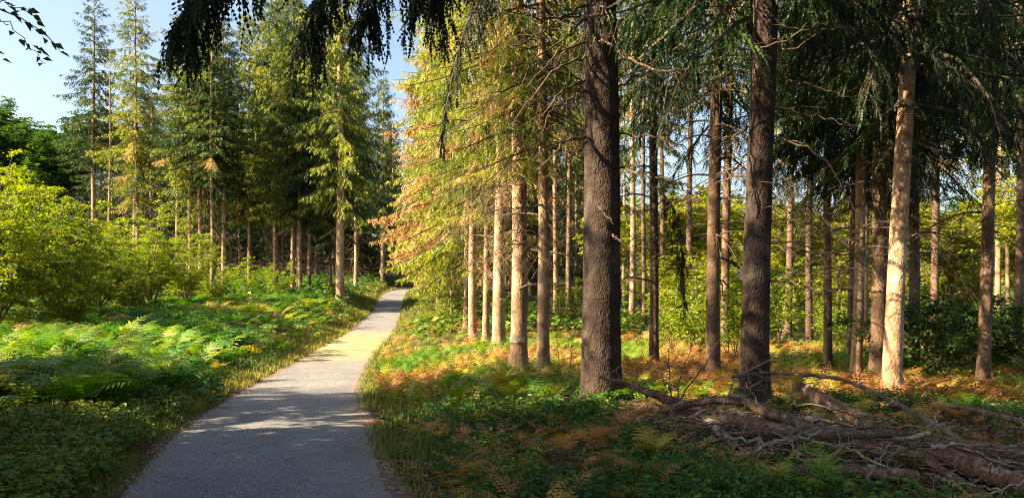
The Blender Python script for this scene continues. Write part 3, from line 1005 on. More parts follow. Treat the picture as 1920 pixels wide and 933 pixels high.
# ---- edge trees right of the path
EDGE = [
    (-1.9, 31, .28, 19, 'edge_a', 'yellow-green spruce with branches hanging low just left of the pale trunks'),
    (-3.5, 35.5, .28, 20, 'edge_b', 'spruce with rusty dying lower boughs leaning over the path edge'),
    (-4.2, 43, .30, 20, 'edge_a', 'yellow-green spruce behind the rusty one at the path edge'),
    (-5.2, 51, .30, 21, 'edge_b', 'browning spruce beyond, halfway to the bend of the path'),
    (-6.6, 60, .32, 21, 'edge_b', 'brown-tipped spruce where the path starts to bend'),
    (-7.4, 72, .32, 21, 'edge_a', 'last yellow-green spruce before the path bends out of sight'),
]
for x, y, d, H, c, lab in EDGE:
    spruce(x, y, d, H, c, lab, 0, 'spruces along the right path edge', sides=10, nd=6, dz=(1, 3), rz=.3 if c == 'edge_b' else None)

for x, y, h, lab in [(-3.9, 40, 5.5, 'small bushy yellow-green spruce under the edge trees by the path'), (-2.7, 33, 4.2, 'small young spruce left of the pale trunks, branches to the bracken'), (-4.6, 50, 6, 'small spruce half hidden at the right verge farther up the path')]:
    spruce(x, y, .10, h, 'sapling', lab, 0, 'small spruces along the right path edge', sides=6, rings=10)
# ---- left stand
LEFT = [
    (-32.8, 58, .42, 23.6, 'left_a', 1.0, 'dark pointed spruce leftmost of the tall row against the sky'),
    (-31.0, 57, .24, 19, None, 1.0, 'bare dead spruce snag between the two leftmost tall spruces'),
    (-28.0, 55, .40, 22.8, 'left_b', 1.05, 'yellowish thin-crowned spruce second in the tall row'),
    (-27.4, 54, .32, 17, 'left_b', .8, 'slim second stem close beside the yellowish spruce'),
    (-22.6, 52, .32, 19.8, 'left_a', 1.0, 'dark-crowned spruce, first of four pale stems behind the hazel'),
    (-21.9, 52, .35, 20.5, 'left_c', .95, 'dark spruce, second of four pale stems behind the hazel'),
    (-20.5, 50.5, .27, 18.5, 'left_a', .9, 'third of four pale stems behind the hazel, twiggy below'),
    (-20.3, 52, .30, 20, 'left_a', .9, 'fourth of four pale stems, tall and clean, right of the hazel'),
    (-20.8, 58.5, .32, 22, 'left_c', 1.0, 'deep green spruce with a straight shaded stem above ferns'),
    (-18.4, 57.5, .40, 25, 'left_c', 1.15, 'tall drooping green spruce with the palest lit trunk'),
    (-16.6, 56.0, .32, 23, 'left_c', 1.0, 'drooping spruce next to the palest trunk, branchy foot'),
    (-15.9, 55.5, .30, 21, 'left_c', .9, 'narrow spruce with dead sticks about its foot above the bracken'),
    (-15.6, 57, .26, 22, 'left_c', .9, 'thin grey-stemmed spruce at the edge of the dark gap'),
    (-12.3, 52.98, .62, 26, 'left_c', 1.2, 'stout reddish spruce standing in bare soil beside the path'),
    (-15.6, 74, .46, 25, 'left_c', 1.0, 'grey stem just right of the stout reddish spruce'),
    (-16.4, 94, .56, 26, 'left_c', 1.0, 'grey spruce stem nearest the bend of the path'),
    (-24.0, 59.5, .28, 23, 'left_c', 1.0, 'shaded spruce filling the gap behind the four pale stems'),
    (-17.5, 60.5, .28, 24, 'left_c', 1.0, 'dusky spruce behind the tall drooping one with the palest trunk'),
    (-14.2, 60.0, .26, 23, 'left_c', .95, 'dusky spruce crowding behind the stout reddish one'),
    (-19.6, 61.5, .28, 24, 'left_c', 1.0, 'shaded spruce behind the deep green straight-stemmed one'),
    (-26.2, 58.0, .28, 22, 'left_a', .95, 'dark spruce behind the yellowish thin-crowned one'),
    (-15.2, 62, .30, 23, 'dark', 1.0, 'thin brown stem in the dark just left of the stout reddish spruce'),
]
for x, y, d, H, c, cs, lab in LEFT:
    spruce(x, y, d, H, c, lab, 0, 'spruces of the left stand', sides=10, nd=7 if c else 14, dz=(1.5, 7) if c else (3, 17), cs=cs * (.92 if c != 'left_c' else 1.02))

# ---- dark stand behind
g = np.random.default_rng(31)
for i in range(105):
    y = 64 + 66 * g.random() ** 1.3
    x = g.uniform(-48, 4) * (y / 80)
    yp = y + .325 * (float(pathx(y)) - x)
    if (-6.0 < x - float(pathx(y)) < 5 and y < 118) or (65 < yp < 94 and -60 < x < float(pathx(y))) or x < -.56 * y:
        continue
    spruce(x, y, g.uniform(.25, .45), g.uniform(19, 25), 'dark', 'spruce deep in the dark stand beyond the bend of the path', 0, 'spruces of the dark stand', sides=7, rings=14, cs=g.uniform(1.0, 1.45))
for i in range(36):
    x, y = (-54 + i * 1.75 + g.normal() * .5, g.uniform(94, 104)) if i < 22 else (-34 + (i - 22) * 3.0 + g.normal() * .5, g.uniform(121, 134))
    if -5.0 < x - float(pathx(y)) < 4 and y < 118:
        continue
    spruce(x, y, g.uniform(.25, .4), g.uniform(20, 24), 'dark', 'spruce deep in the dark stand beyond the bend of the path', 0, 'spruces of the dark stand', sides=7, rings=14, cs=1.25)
for i in range(16):
    x, y = -25 + i * 1.9, g.uniform(117, 122) + .25 * i
    if abs(x - float(pathx(y))) < 2.6:
        continue
    spruce(x, y, .12, g.uniform(5.5, 8), 'low', 'low dark young spruce closing the view at the bend of the path', 0, 'young spruces at the bend', sides=6, rings=8, cs=1.5)
for i in range(22):
    y = g.uniform(52, 100)
    x = g.uniform(-2.5, 10) + (y - 44) * -.06
    if abs(x - float(pathx(y))) < 4:
        continue
    spruce(x, y, g.uniform(.22, .36), g.uniform(18, 22), 'dark' if i % 2 else 'right_a', 'spruce standing deep behind the row of pale trunks', 0, 'spruces behind the pale trunks', sides=7, rings=14)
for i in range(11):
    y = g.uniform(36, 62)
    x = y * g.uniform(.50, .80)
    spruce(x, y, g.uniform(.18, .34), g.uniform(16, 21), ('right_a', 'right_b')[i % 2], 'thin distant spruce stem in the sunny right background', g.normal() * .01, 'distant right-hand stems', sides=7, rings=14)

# ---- unseen trees beside the viewer shading the foreground; right-hand ones added to block sky
SHADE = [(-10.2, 9.0), (-13.0, 8.4), (-15.5, 7.0), (-19, 6.6), (-23, 5.5), (-8.0, 3.0), (-10.6, 2.0), (-12.8, .8), (-16.2, -.2), (-20, -1.5), (-7.4, -1.4), (-10.5, -3), (-5.4, -3.4), (-14, -4.5), (-24, -2.5), (5.2, -2.2), (7.5, 1.5), (3.4, -4.5), (6.8, 4.6)]
for i, (x, y) in enumerate(SHADE):
    spruce(x, y, .36, 20 + (i % 3), ('right_b' if y > 5 else ('left_c', 'right_b', 'dark')[i % 3]), 'spruce standing beside the viewer, out of the picture', 0, 'spruces beside the viewer', sides=8, rings=16, cs=1.15)
for i, (x, y, h) in enumerate([(-7.9, 5.4, 8), (-9.8, 5.3, 9), (-6.9, 5.95, 11), (-8.6, 8.3, 10.5), (-11.4, 9.4, 7.5), (-6.2, 4.5, 8), (-8.6, 6.0, 9), (-8.2, 3.4, 9)]):  # unseen young spruces added, placed and sized for the shade they cast
    spruce(x, y, .2, h, 'low', 'unseen young spruce added beside the viewer to cast shade', 0, 'unseen young spruces added for shade', sides=7, rings=12, cs=1.1)


# ------------------------------------------------------------------ broad-leaved shrubs and trees
def limbs(seed, n, H, Rm, z0=(0, .1), rad=.03, nsec=36, lsec=(.4, 1.1), nleaf=22, leaf=.09, tint=(.4, .8), base=.25, flat=.35):
    g = np.random.default_rng(seed)
    stems = []
    fol = MB()
    for i in range(n):
        a = i * 2.399 + g.normal() * .3
        rr = Rm * math.sqrt((i + .5) / n) * g.uniform(.8, 1.1)
        zb = g.uniform(*z0)
        ztop = zb + (H - zb) * (1 - .45 * (rr / Rm) ** 2) * g.uniform(.8, 1.05)
        s = np.linspace(0, 1, 10)
        p0 = np.array([math.cos(a) * base * g.random(), math.sin(a) * base * g.random(), zb - (.1 if zb < .2 else 0)])
        P = np.stack([p0[0] + math.cos(a) * rr * s ** 1.3, p0[1] + math.sin(a) * rr * s ** 1.3, p0[2] + (ztop - p0[2]) * s ** .85], -1)
        P[1:] += np.cumsum(g.normal(size=(9, 3)) * .045, 0)
        mb = MB()
        tubes(mb, P, rad * (1 - .88 * s), 5)
        u = g.uniform(.22, 1, nsec)
        q = np.stack([np.interp(u, s, P[:, c]) for c in range(3)], -1)
        az = a + g.normal(size=nsec) * 1.2
        el = g.uniform(-.25, .55, nsec)
        d = np.stack([np.cos(az) * np.cos(el), np.sin(az) * np.cos(el), np.sin(el)], -1)
        ln = g.uniform(*lsec, nsec) * (1.15 - .5 * u)
        t = np.linspace(0, 1, 4)
        Q = q[:, None] + d[:, None] * (ln[:, None] * t)[..., None]
        Q[..., 2] -= .22 * ln[:, None] * t ** 2
        tubes(mb, Q, (rad * .22 * (1 - .7 * t))[None] * np.ones((nsec, 1)), 3)
        stems.append(mb)
        j = np.repeat(np.arange(nsec), nleaf)
        w = g.uniform(.1, 1.02, len(j))
        pos = q[j] + d[j] * (ln[j] * w)[:, None]
        pos[:, 2] -= .22 * ln[j] * w ** 2
        sd = norm(np.cross(d[j], [0, 0, 1.])) * np.where(g.random(len(j)) < .5, -1, 1)[:, None]
        pos = pos + sd * (g.uniform(0, .16, len(j)) * ln[j])[:, None] + g.normal(size=pos.shape) * .03
        ld = norm(d[j] * .6 + sd * .8 + g.normal(size=pos.shape) * .35)
        nn = norm(np.array([0, 0, 1.]) + g.normal(size=pos.shape) * flat)
        sz = leaf * g.uniform(.45, 1.45, len(j))
        bt = g.uniform(*tint, nsec)[j] + g.normal(size=len(j)) * .07
        leaves(fol, pos, ld, nn, sz, sz * .72, np.clip(bt, 0, 1))
    return stems, fol


def make_plant(seed, **kw):
    st, fo = limbs(seed, **kw)
    return [m.mesh('stem', M_STEM) for m in st], fo.mesh('foliage', M_LEAF)


HAZEL = [make_plant(300 + i, n=15, H=6.0, Rm=3.2, nsec=40, nleaf=34, leaf=.09, tint=(.42, .84), rad=.045) for i in range(3)]
YOUNG = [make_plant(320 + i, n=7, H=2.6, Rm=1.3, nsec=22, nleaf=16, leaf=.10, tint=(.45, .8), rad=.018, lsec=(.25, .7), flat=.2) for i in range(2)]
HAZEL_SUN = [make_plant(360 + i, n=11, H=6.0, Rm=3.2, nsec=36, nleaf=24, leaf=.14, tint=(.72, 1.0), rad=.045) for i in range(2)]  # lighter leaf tint stands in for sunlight in the clearing
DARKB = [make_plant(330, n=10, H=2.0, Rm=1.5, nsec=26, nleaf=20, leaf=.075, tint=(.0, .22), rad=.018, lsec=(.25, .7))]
DECID = [make_plant(340 + i, n=14, H=10, Rm=3.6, z0=(1.6, 5.5), nsec=46, nleaf=24, leaf=.19, tint=(.7, 1.0), rad=.06, lsec=(.6, 1.7), base=.1) for i in range(2)]  # leaves lightened here too, sunlight put into the tint
FARTREE = [make_plant(350, n=12, H=17, Rm=6, z0=(3, 9), nsec=46, nleaf=22, leaf=.38, tint=(.08, .35), rad=.1, lsec=(1.2, 2.8), base=.1)]


def shrub(x, y, proto, s, name, label, cat='bush', group=None, sz=None, rz=None, trunk=None):
    t = thing(name, label, cat, (x, y, gz(x, y)), 0, group)
    a = random.uniform(0, 6.28) if rz is None else rz
    sc = (s, s, sz or s)
    for st in proto[0]:
        link('limb' if trunk else 'stem', st, t, None, (0, 0, a), sc)
    link('crown' if trunk else 'foliage', proto[1], t, None, (0, 0, a), sc)
    if trunk:
        me, _ = trunk_mesh(trunk[0], trunk[1], sides=9, rings=16, seed=int(x * 10) % 50, mat=M_STEM, flare=.2)
        link('trunk', me, t)
    return t


HZ = [
    (-15.2, 21.5, 0, .98, 'tall yellow-green hazel bush nearest the viewer at the left, twisted stems below'),
    (-19.6, 26, 1, 1.15, 'tallest yellow-green hazel bush behind the nearest one at the left'),
    (-17.0, 27.5, 2, .92, 'hazel bush second from the left, lower than the tall one beside it'),
    (-18.0, 32, 0, .72, 'low hazel bush with sunlit top below the dead snag'),
    (-17.6, 36, 1, .88, 'hazel bush in front of the yellowish spruce'),
    (-17.2, 39, 2, .74, 'rounded hazel bush next to the four pale stems'),
    (-17.1, 42, 0, .48, 'last and lowest hazel bush at the right end of the row'),
    (-17.6, 23.4, 1, 1.02, 'dense hazel bush touching the nearest one, its right shoulder sunlit'),
    (-20.8, 30, 0, 1.1, 'broad hazel bush filling the gap behind the lower second bush'),
    (-24.5, 34, 2, 1.15, 'hazel bush at the back, left of the brown twiggy spruce'),
    (-16.0, 31.0, 1, .45, 'knee-high hazel thicket at the fern edge below the dead snag'),
    (-31.5, 48, 0, 1.15, 'rear hazel bush below the leftmost tall spruce'),
    (-23.2, 44, 1, .85, 'rear hazel bush below the yellowish spruce'),
    (-27.0, 46, 2, .9, 'rear hazel bush between the two leftmost tall spruces'),
    (-13.6, 22.6, 2, .42, 'small dark-leaved hazel clump under the nearest tall hazel'),
]
for i, (x, y, k, s, lab) in enumerate(HZ):
    shrub(x, y, HAZEL[k], s, 'hazel_bush', lab, 'bush', 'hazel bushes left of the path', rz=i * 1.7)

YB = [
    (5.0, 17.0, 0, .85, 'bright green beech sapling right of the slim pole-like spruce'),
    (4.2, 19.5, 1, .8, 'beech sapling behind the slim pole-like spruce, catching sun'),
    (6.5, 24.5, 1, 1.1, 'taller beech sapling at the clearing edge behind the first two'),
    (9.2, 25.5, 0, 1.2, 'beech sapling left of the first reddish spruce in the clearing'),
    (-.4, 31.5, 1, .8, 'small shaded sapling between the pale trunks'),
    (2.3, 33, 0, .9, 'small sapling seen just left of the thickest trunk'),
    (8.4, 19.2, 1, .65, 'beech sapling behind the thin shaded stems left of the brightest trunk'),
    (11.2, 18.4, 0, .65, 'beech sapling right of the brightest trunk, behind the shadowy shrub'),
    (7.3, 21.5, 1, .6, 'low sunny sapling between the reddish lit trunks'),
    (-15.0, 47, 0, 1.0, 'young sapling among pale stems on the left bank'),
    (-17.5, 48.5, 1, 1.1, 'young sapling at the right end of the hazel row'),
]
for x, y, k, s, lab in YB:
    shrub(x, y, YOUNG[k], s, 'beech_sapling', lab, 'sapling', 'young beech saplings')
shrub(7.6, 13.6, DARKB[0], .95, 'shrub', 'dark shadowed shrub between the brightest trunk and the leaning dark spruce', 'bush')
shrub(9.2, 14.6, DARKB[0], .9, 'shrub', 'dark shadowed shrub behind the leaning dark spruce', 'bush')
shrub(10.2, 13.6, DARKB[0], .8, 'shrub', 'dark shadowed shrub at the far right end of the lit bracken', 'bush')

g = np.random.default_rng(41)
spots = [(9, 40), (12, 44), (14.5, 38), (17, 46), (20, 40), (22, 50), (25, 42), (28, 52), (31, 44), (34, 54), (7, 50), (11, 56), (16, 58), (22, 62), (37, 46), (40, 58), (27, 34), (22, 31), (33, 37), (5, 62)]
for i, (x, y) in enumerate(spots):
    shrub(x, y, DECID[i % 2], g.uniform(.75, 1.0), 'young_beech', 'sunny yellow-green young beech beyond the right-hand trunks', 'tree', 'young beeches in the clearing', sz=g.uniform(.52, .8), trunk=(6, .16))
for i in range(34):
    x = 4 + g.uniform(0, 44)
    y = 25 + g.uniform(0, 30) + x * .25
    shrub(x, y, HAZEL_SUN[i % 2], g.uniform(.5, .8), 'hazel_bush', 'sunny undergrowth bush behind the right-hand trunks', 'bush', 'undergrowth bushes in the clearing', sz=g.uniform(.4, .75))
for i in range(26):
    x = -150 + i * 4.6 + g.normal() * 2
    y = 128 + g.uniform(-8, 30)
    shrub(x, y, FARTREE[0], g.uniform(.75, 1.15), 'distant_tree', 'distant round-crowned tree on the wooded rise at the left', 'tree', 'distant trees on the left rise', trunk=(12, .4))
for i in range(18):
    y = 119 + g.uniform(0, 32)
    x = -y * (.59 + .0085 * i)
    shrub(x, y, FARTREE[0], g.uniform(.7, 1.0), 'distant_tree', 'distant round-crowned tree on the wooded rise at the left', 'tree', 'distant trees on the left rise', trunk=(12, .4))
for i in range(30):
    x = -20 + i * 7 + g.normal() * 2
    y = 105 + g.uniform(-6, 25)
    if x < 2:
        continue
    shrub(x, y, FARTREE[0], g.uniform(.65, .95), 'distant_tree', 'distant round-crowned tree closing the clearing at the right', 'tree', 'distant trees behind the clearing', trunk=(12, .4))


# ------------------------------------------------------------------ bracken
def fronds(mb, base, az, L, arch, tint, g, npin=11, k=4, lift=1.15, slim=.16):
    """triangular pinnate fronds: arching midrib with pairs of toothed pinnae."""
    F = len(base)
    h = np.stack([np.cos(az), np.sin(az), np.zeros(F)], -1)
    up = np.array([0, 0, 1.])

    def P(s):
        s = np.broadcast_to(s, (F,))[:, None] if np.ndim(s) == 0 else s
        return base[:, None] + h[:, None] * (L[:, None] * (.25 * s + .62 * s ** 2))[..., None] + up * (L[:, None] * lift * (1.0 * s - arch[:, None] * s ** 2.2))[..., None]
    t = np.linspace(0, 1, 4)[None].repeat(F, 0)
    tubes(mb, P(t), (.006 * (1 - .8 * t)) * np.minimum(L, 1)[:, None], 3, tint)
    sp = .30 + .70 * np.arange(npin) / npin
    S = np.broadcast_to(sp, (F, npin))
    pos = P(S)
    tan = norm(P(S + .02) - P(S - .02))
    side = norm(np.cross(tan, np.broadcast_to(up, tan.shape)))
    nv = np.cross(side, tan)
    prof = np.interp((sp - .3) / .7, [0, .12, .3, 1], [.75, 1., .9, .08])
    for sg in (1, -1):
        d = norm(side * sg * .9 + tan * .42 - up * .12 + g.normal(size=tan.shape) * .09)
        ln = (L[:, None] * .33 * prof[None] * g.uniform(.8, 1.15, (F, npin))).ravel()
        dd = d.reshape(-1, 3)
        pl = norm(np.cross(dd, nv.reshape(-1, 3)))
        combs(mb, pos.reshape(-1, 3), dd, ln, pl, k, ln * slim, .12, np.clip(np.repeat(tint, npin) + g.normal(size=F * npin) * .03, 0, 1), fwd=.45, taper=.75)


def frond_mesh(seed, t0, t1):
    g = np.random.default_rng(seed)
    mb = MB()
    fronds(mb, np.zeros((1, 3)), np.zeros(1), np.array([1.0]), np.array([g.uniform(.45, .7)]), np.array([g.uniform(t0, t1)]), g, 13, 7, slim=.16)
    return mb.mesh('frond', M_FERN)


FR_GREEN = [frond_mesh(400 + i, .2, .48) for i in range(5)]
FR_YEL = [frond_mesh(410 + i, .5, .68) for i in range(4)]
FR_RUST = [frond_mesh(420 + i, .72, .95) for i in range(4)]


def fern(x, y, s, kind, label, group, n=6):
    t = thing('bracken_fern', label, 'fern', (x, y, gz(x, y)), 0, group)
    a0 = random.uniform(0, 6.28)
    for i in range(n):
        k = s * random.uniform(.7, 1.15)
        link('frond', random.choice(kind), t, (random.uniform(-.08, .08), random.uniform(-.08, .08), 0), (random.uniform(-.15, .15), random.uniform(-.45, .15), a0 + i * 6.28 / n + random.uniform(-.3, .3)), (k, k, k * random.uniform(.8, 1.1)))
    return t


def side(x, y):
    return x - pathx(y)


def scatter(n, x0, x1, y0, y1, seed, keep):
    g = np.random.default_rng(seed)
    y = y0 + (y1 - y0) * g.random(n) ** 1.3
    x = x0 + (x1 - x0) * g.random(n)
    x = x * 1.0
    m = keep(x, y, g)
    return x[m], y[m]


inview = lambda x, y: np.abs(x) < .72 * y + 1.2
g = random.Random(8)
cnt = 0
# green fronds on the left bank, individually
while cnt < 85:
    y = g.uniform(9.3, 19)
    x = g.uniform(-.70 * y, float(pathx(y)) - 2.2)
    if x < -14:
        continue
    k = FR_GREEN if g.random() < .9 else FR_RUST if g.random() < .5 else FR_YEL
    col_ = {id(FR_GREEN): 'bright green', id(FR_RUST): 'rust-brown', id(FR_YEL): 'yellowing'}[id(k)]
    where = 'close to the grass verge of the path' if x > float(pathx(y)) - 3.6 else 'at the shaded near end of the left bank' if y < 10.8 else 'under the hazel bushes on the left bank' if y > 15.5 else 'in the sunny middle of the left bank' if x > -8.2 else 'toward the outer side of the left bank'
    fern(x, y, g.uniform(.75, 1.15) * (1 if k is FR_GREEN else .6), k, col_ + ' bracken fern ' + where, col_ + ' bracken ' + where)
    cnt += 1
cnt = 0
while cnt < 85:
    y = g.uniform(9.5, 17)
    x = g.uniform(float(pathx(y)) + 2.0, .70 * y)
    if y < 10.6 and x < 3:
        continue
    r = g.random()
    k = FR_YEL if r < .4 else FR_RUST if r < .75 else FR_GREEN
    col_ = {id(FR_GREEN): 'green', id(FR_RUST): 'rusty', id(FR_YEL): 'golden'}[id(k)]
    LM = [(.13, 14.6, 'round the trunk with the white band'), (1.29, 10.7, 'behind the thickest dark trunk'), (3.15, 9.6, 'behind the second dark trunk'), (2.96, 15.5, 'near the slim pole-like spruce'), (5.59, 10.9, 'at the foot of the brightest trunk'),
          (7.72, 12.1, 'round the dark leaning spruce'), (10.5, 13.5, 'by the shadowy shrub at the right edge'), (-2.6, 13.2, 'beside the path where the sun begins'), (6.4, 14.4, 'among the thin shaded spruces'), (-.37, 18, 'in front of the row of pale trunks')]
    where = min(LM, key=lambda q: (q[0] - x) ** 2 + (q[1] - y) ** 2)[2]
    fern(x, y, g.uniform(.30, .48), k, col_ + ' bracken fern ' + where, col_ + ' bracken ' + where)
    cnt += 1
FG = [(.55, 7.0, .40, FR_RUST, 'rust-brown fern in the shade, lower right of the path edge'), (1.25, 8.2, .42, FR_RUST, 'dry brown fern in front of the thickest trunk'),
      (1.35, 6.7, .5, FR_YEL, 'tawny fern below the fallen logs beside the bare sapling'), (1.1, 6.0, .42, FR_RUST, 'brown fern lowest beneath the bare sapling'),
      (.85, 7.4, .35, FR_RUST, 'small rusty fern left of the brushwood'), (2.1, 5.9, .4, FR_YEL, 'tawny fern below the brushwood pile'),
      (2.35, 5.55, .45, FR_GREEN, 'green fern in the gloom in front of the brushwood pile'), (-1.0, 12.3, .6, FR_GREEN, 'green fern at the shade edge right beside the path'),
      (-.6, 11.2, .5, FR_GREEN, 'dark green fern where shade begins right of the path'), (7.6, 11.2, .6, FR_GREEN, 'fresh green fern at the right among golden bracken')]
for x, y, s, k, lab in FG:
    fern(x, y, s, k, lab, 'single ferns in the foreground')

# ---- the bracken mass
g = np.random.default_rng(51)
mb = MB()


def mass(n, xlo, xhi, y0, y1, seed, size, tintf, npin, k, dens, arch=(.4, .75), lift=1.05):
    g = np.random.default_rng(seed)
    y = y0 + (y1 - y0) * g.random(n)
    lo, hi = xlo(y), xhi(y)
    x = lo + (hi - lo) * g.random(n)
    m = (g.random(n) < dens(x, y)) & inview(x, y)
    x, y = x[m], y[m]
    F = len(x)
    L = g.uniform(size[0], size[1], F)
    fronds(mb, np.stack([x, y, ground_z(x, y) - .02], -1), g.uniform(0, 6.28, F), L, g.uniform(*arch, F), tintf(x, y, g), g, npin, k, lift=lift)
    return F


def tl(x, y, g):
    p = fbm(x, y, 2.2, 21)
    t = .22 + .25 * vn(x, y, 1.4, 4) + g.normal(size=len(x)) * .06
    rust = ss(.66, .76, p + g.normal(size=len(x)) * .04)
    return np.clip(t * (1 - rust) + rust * g.uniform(.6, .9, len(x)), 0, 1)


def tr(x, y, g):
    p = fbm(x, y, 2.4, 33) + g.normal(size=len(x)) * .06
    return np.clip(np.interp(p, [.3, .40, .48, .56, .68], [.36, .54, .66, .80, .93]) + g.normal(size=len(x)) * .05, 0, 1)


n1 = mass(2300, lambda y: -.72 * y - 1, lambda y: pathx(y) - 2.0, 8.6, 19, 1, (.6, 1.15), tl, 12, 3, lambda x, y: np.clip(.25 + 3.2 * (fbm(x, y, 2.0, 9) - .42), 0, 1) * ss(1.6, 3.2, -side(x, y)))
n2 = mass(2500, lambda y: np.maximum(-.72 * y, -20 - (y - 19) * .25), lambda y: pathx(y) - 1.9, 19, 48, 2, (.7, 1.15), tl, 8, 2, lambda x, y: .9 * ss(1.5, 3.0, -side(x, y)))
n3 = mass(5000, lambda y: pathx(y) + 1.45, lambda y: np.minimum(.72 * y + 1, 15), 10.2, 21, 3, (.24, .46), tr, 8, 2, lambda x, y: np.clip(.8 + fbm(x, y, 2, 14) - .5, 0, 1) * ss(10, 12.5, y + .35 * np.clip(x, -9, 2) + 1.0), arch=(.15, .6), lift=1.25)
n4 = mass(2300, lambda y: pathx(y) + 1.4, lambda y: np.minimum(.72 * y + 1, 26), 21, 45, 4, (.35, .7), tr, 7, 2, lambda x, y: .85 + 0 * x)
n5 = mass(1200, lambda y: pathx(y) + 1.5, lambda y: np.minimum(.72 * y + .5, 6), 5.2, 10.8, 5, (.2, .42), lambda x, y, g: np.clip(.78 + .35 * (fbm(x, y, .9, 44) - .5) + g.normal(size=len(x)) * .08, 0, 1), 9, 3, lambda x, y: np.clip(6 * (fbm(x, y, 1.5, 47) - .5), 0, .9), arch=(.3, .7))
tag(link('bracken', mb.mesh('bracken', M_FERN)), 'mass of green, golden and rusty bracken covering the forest floor', 'bracken', kind='stuff')

# ---- grass on the verges
mb = MB()
g = np.random.default_rng(61)


def blades(n, y0, y1, d0, d1, hh, tint, sidesign, seed, pw=1.):
    g = np.random.default_rng(seed)
    y = y0 + (y1 - y0) * g.random(n) ** 1.4
    d = sidesign * (d0 + (d1 - d0) * g.random(n) ** pw)
    x = pathx(y) + d
    m = fbm(x, y, .8, 5) > .40
    x, y = x[m], y[m]
    z = ground_z(x, y)
    n = len(x)
    a = g.uniform(0, 6.28, n)
    h = hh * g.uniform(.4, 1.3, n)
    w = .006 + .0004 * y
    ln = g.uniform(.2, .7, n) * h
    b = np.stack([x, y, z - .01], -1)
    sd = np.stack([np.cos(a), np.sin(a), 0 * a], -1) * w[:, None]
    tip = b + np.stack([-np.sin(a) * ln, np.cos(a) * ln, h], -1)
    V = np.stack([b - sd, b + sd, tip], 1).reshape(-1, 3)
    mb.add(V, np.arange(len(V)).reshape(-1, 3), np.repeat(np.clip(g.normal(size=n) * .14 + tint, 0, 1), 3))


blades(26000, 10, 75, 1.15, 2.9, .16, .62, -1, 1)
blades(12000, 7, 40, 1.02, 2.2, .14, .45, 1, 2)
blades(14000, 44, 95, 1.1, 4.0, .25, .5, -1, 3)
blades(8000, 40, 100, 1.1, 3.0, .25, .45, 1, 4)
blades(7000, 5, 12, 1.02, 1.9, .10, .4, -1, 5)
blades(450, 4.5, 7.2, 1.12, 1.6, .09, .55, 1, 6)
tag(link('grass', mb.mesh('grass', M_GRASS)), 'short green and straw-coloured grass along both verges of the path', 'grass', kind='stuff')

# ---- low leafy ground cover
mb = MB()


def herbs(n, xlo, xhi, y0, y1, seed, leaf, hmax, tint, dens, per=7, vary=.6):
    g = np.random.default_rng(seed)
    y = y0 + (y1 - y0) * g.random(n) ** 1.2
    lo, hi = xlo(y), xhi(y)
    x = lo + (hi - lo) * g.random(n)
    m = (g.random(n) < dens(x, y)) & inview(x, y)
    x, y = x[m], y[m]
    n = len(x)
    hgt = hmax * g.uniform(.4, 1.1, n) * (.55 + .9 * fbm(x, y, 1.1, 19))
    b = np.stack([x, y, ground_z(x, y)], -1)
    tt = np.clip(tint + vary * (fbm(x, y, 1.6, 23) - .5) + g.normal(size=n) * .08, 0, 1)
    top = b + np.stack([g.normal(size=n) * .04, g.normal(size=n) * .04, hgt], -1)
    if y0 < 20:
        tubes(mb, np.stack([b, top], 1), np.full((n, 2), .003), 3, tt)
    j = np.repeat(np.arange(n), per)
    w = g.uniform(.35, 1.05, len(j))
    a = g.uniform(0, 6.28, len(j))
    pos = b[j] + (top - b)[j] * w[:, None]
    el = g.uniform(-.4, .35, len(j))
    d = np.stack([np.cos(a) * np.cos(el), np.sin(a) * np.cos(el), np.sin(el)], -1)
    pos = pos + d * .02
    nn = norm(np.array([0, 0, 1.]) + g.normal(size=d.shape) * .35)
    sz = leaf * g.uniform(.6, 1.3, len(j))
    leaves(mb, pos, d, nn, sz, sz * .62, np.clip(tt[j] + g.normal(size=len(j)) * .06, 0, 1), fold=.15)


herbs(9000, lambda y: -.74 * y - .8, lambda y: pathx(y) - 1.2, 4.3, 10.5, 1, .065, .32, .64, lambda x, y: np.clip(.55 + 2.2 * (fbm(x, y, 1.6, 2) - .32), 0, 1) * ss(1.15, 1.9, -side(x, y)))
herbs(4500, lambda y: -.74 * y - .8, lambda y: pathx(y) - 1.3, 9.5, 26, 2, .09, .30, .5, lambda x, y: .8 * ss(1.2, 2.2, -side(x, y)))
herbs(11000, lambda y: pathx(y) + 1.35, lambda y: .74 * y + .8, 4.2, 10.2, 3, .06, .2, .36, lambda x, y: np.clip(5.0 * (fbm(x, y, 1.3, 12) - .40), 0, 1) * ss(1.35, 2.3, side(x, y)) * (1 - .93 * ((x > 1.6 + .25 * (7 - y)) & (x < 5.6) & (y > 5.7) & (y < 9.1))), vary=1.3)
herbs(1800, lambda y: pathx(y) + 1.4, lambda y: .74 * y + .8, 10, 26, 4, .08, .26, .68, lambda x, y: np.clip(3.0 * (fbm(x, y, 1.8, 15) - .4), 0, 1))
herbs(3500, lambda y: np.maximum(-.74 * y, -45), lambda y: pathx(y) - 2, 45, 105, 5, .36, .9, .4, lambda x, y: .9 * ss(2, 4, -side(x, y)), 5)
herbs(3500, lambda y: pathx(y) + 2.5, lambda y: np.minimum(.74 * y, 60), 26, 90, 6, .30, .8, .55, lambda x, y: .9 + 0 * x, 5)
tag(link('ground_cover', mb.mesh('ground_cover', M_HERB)), 'dark leafy nettles, brambles and ivy covering the shaded ground', 'undergrowth', kind='stuff')

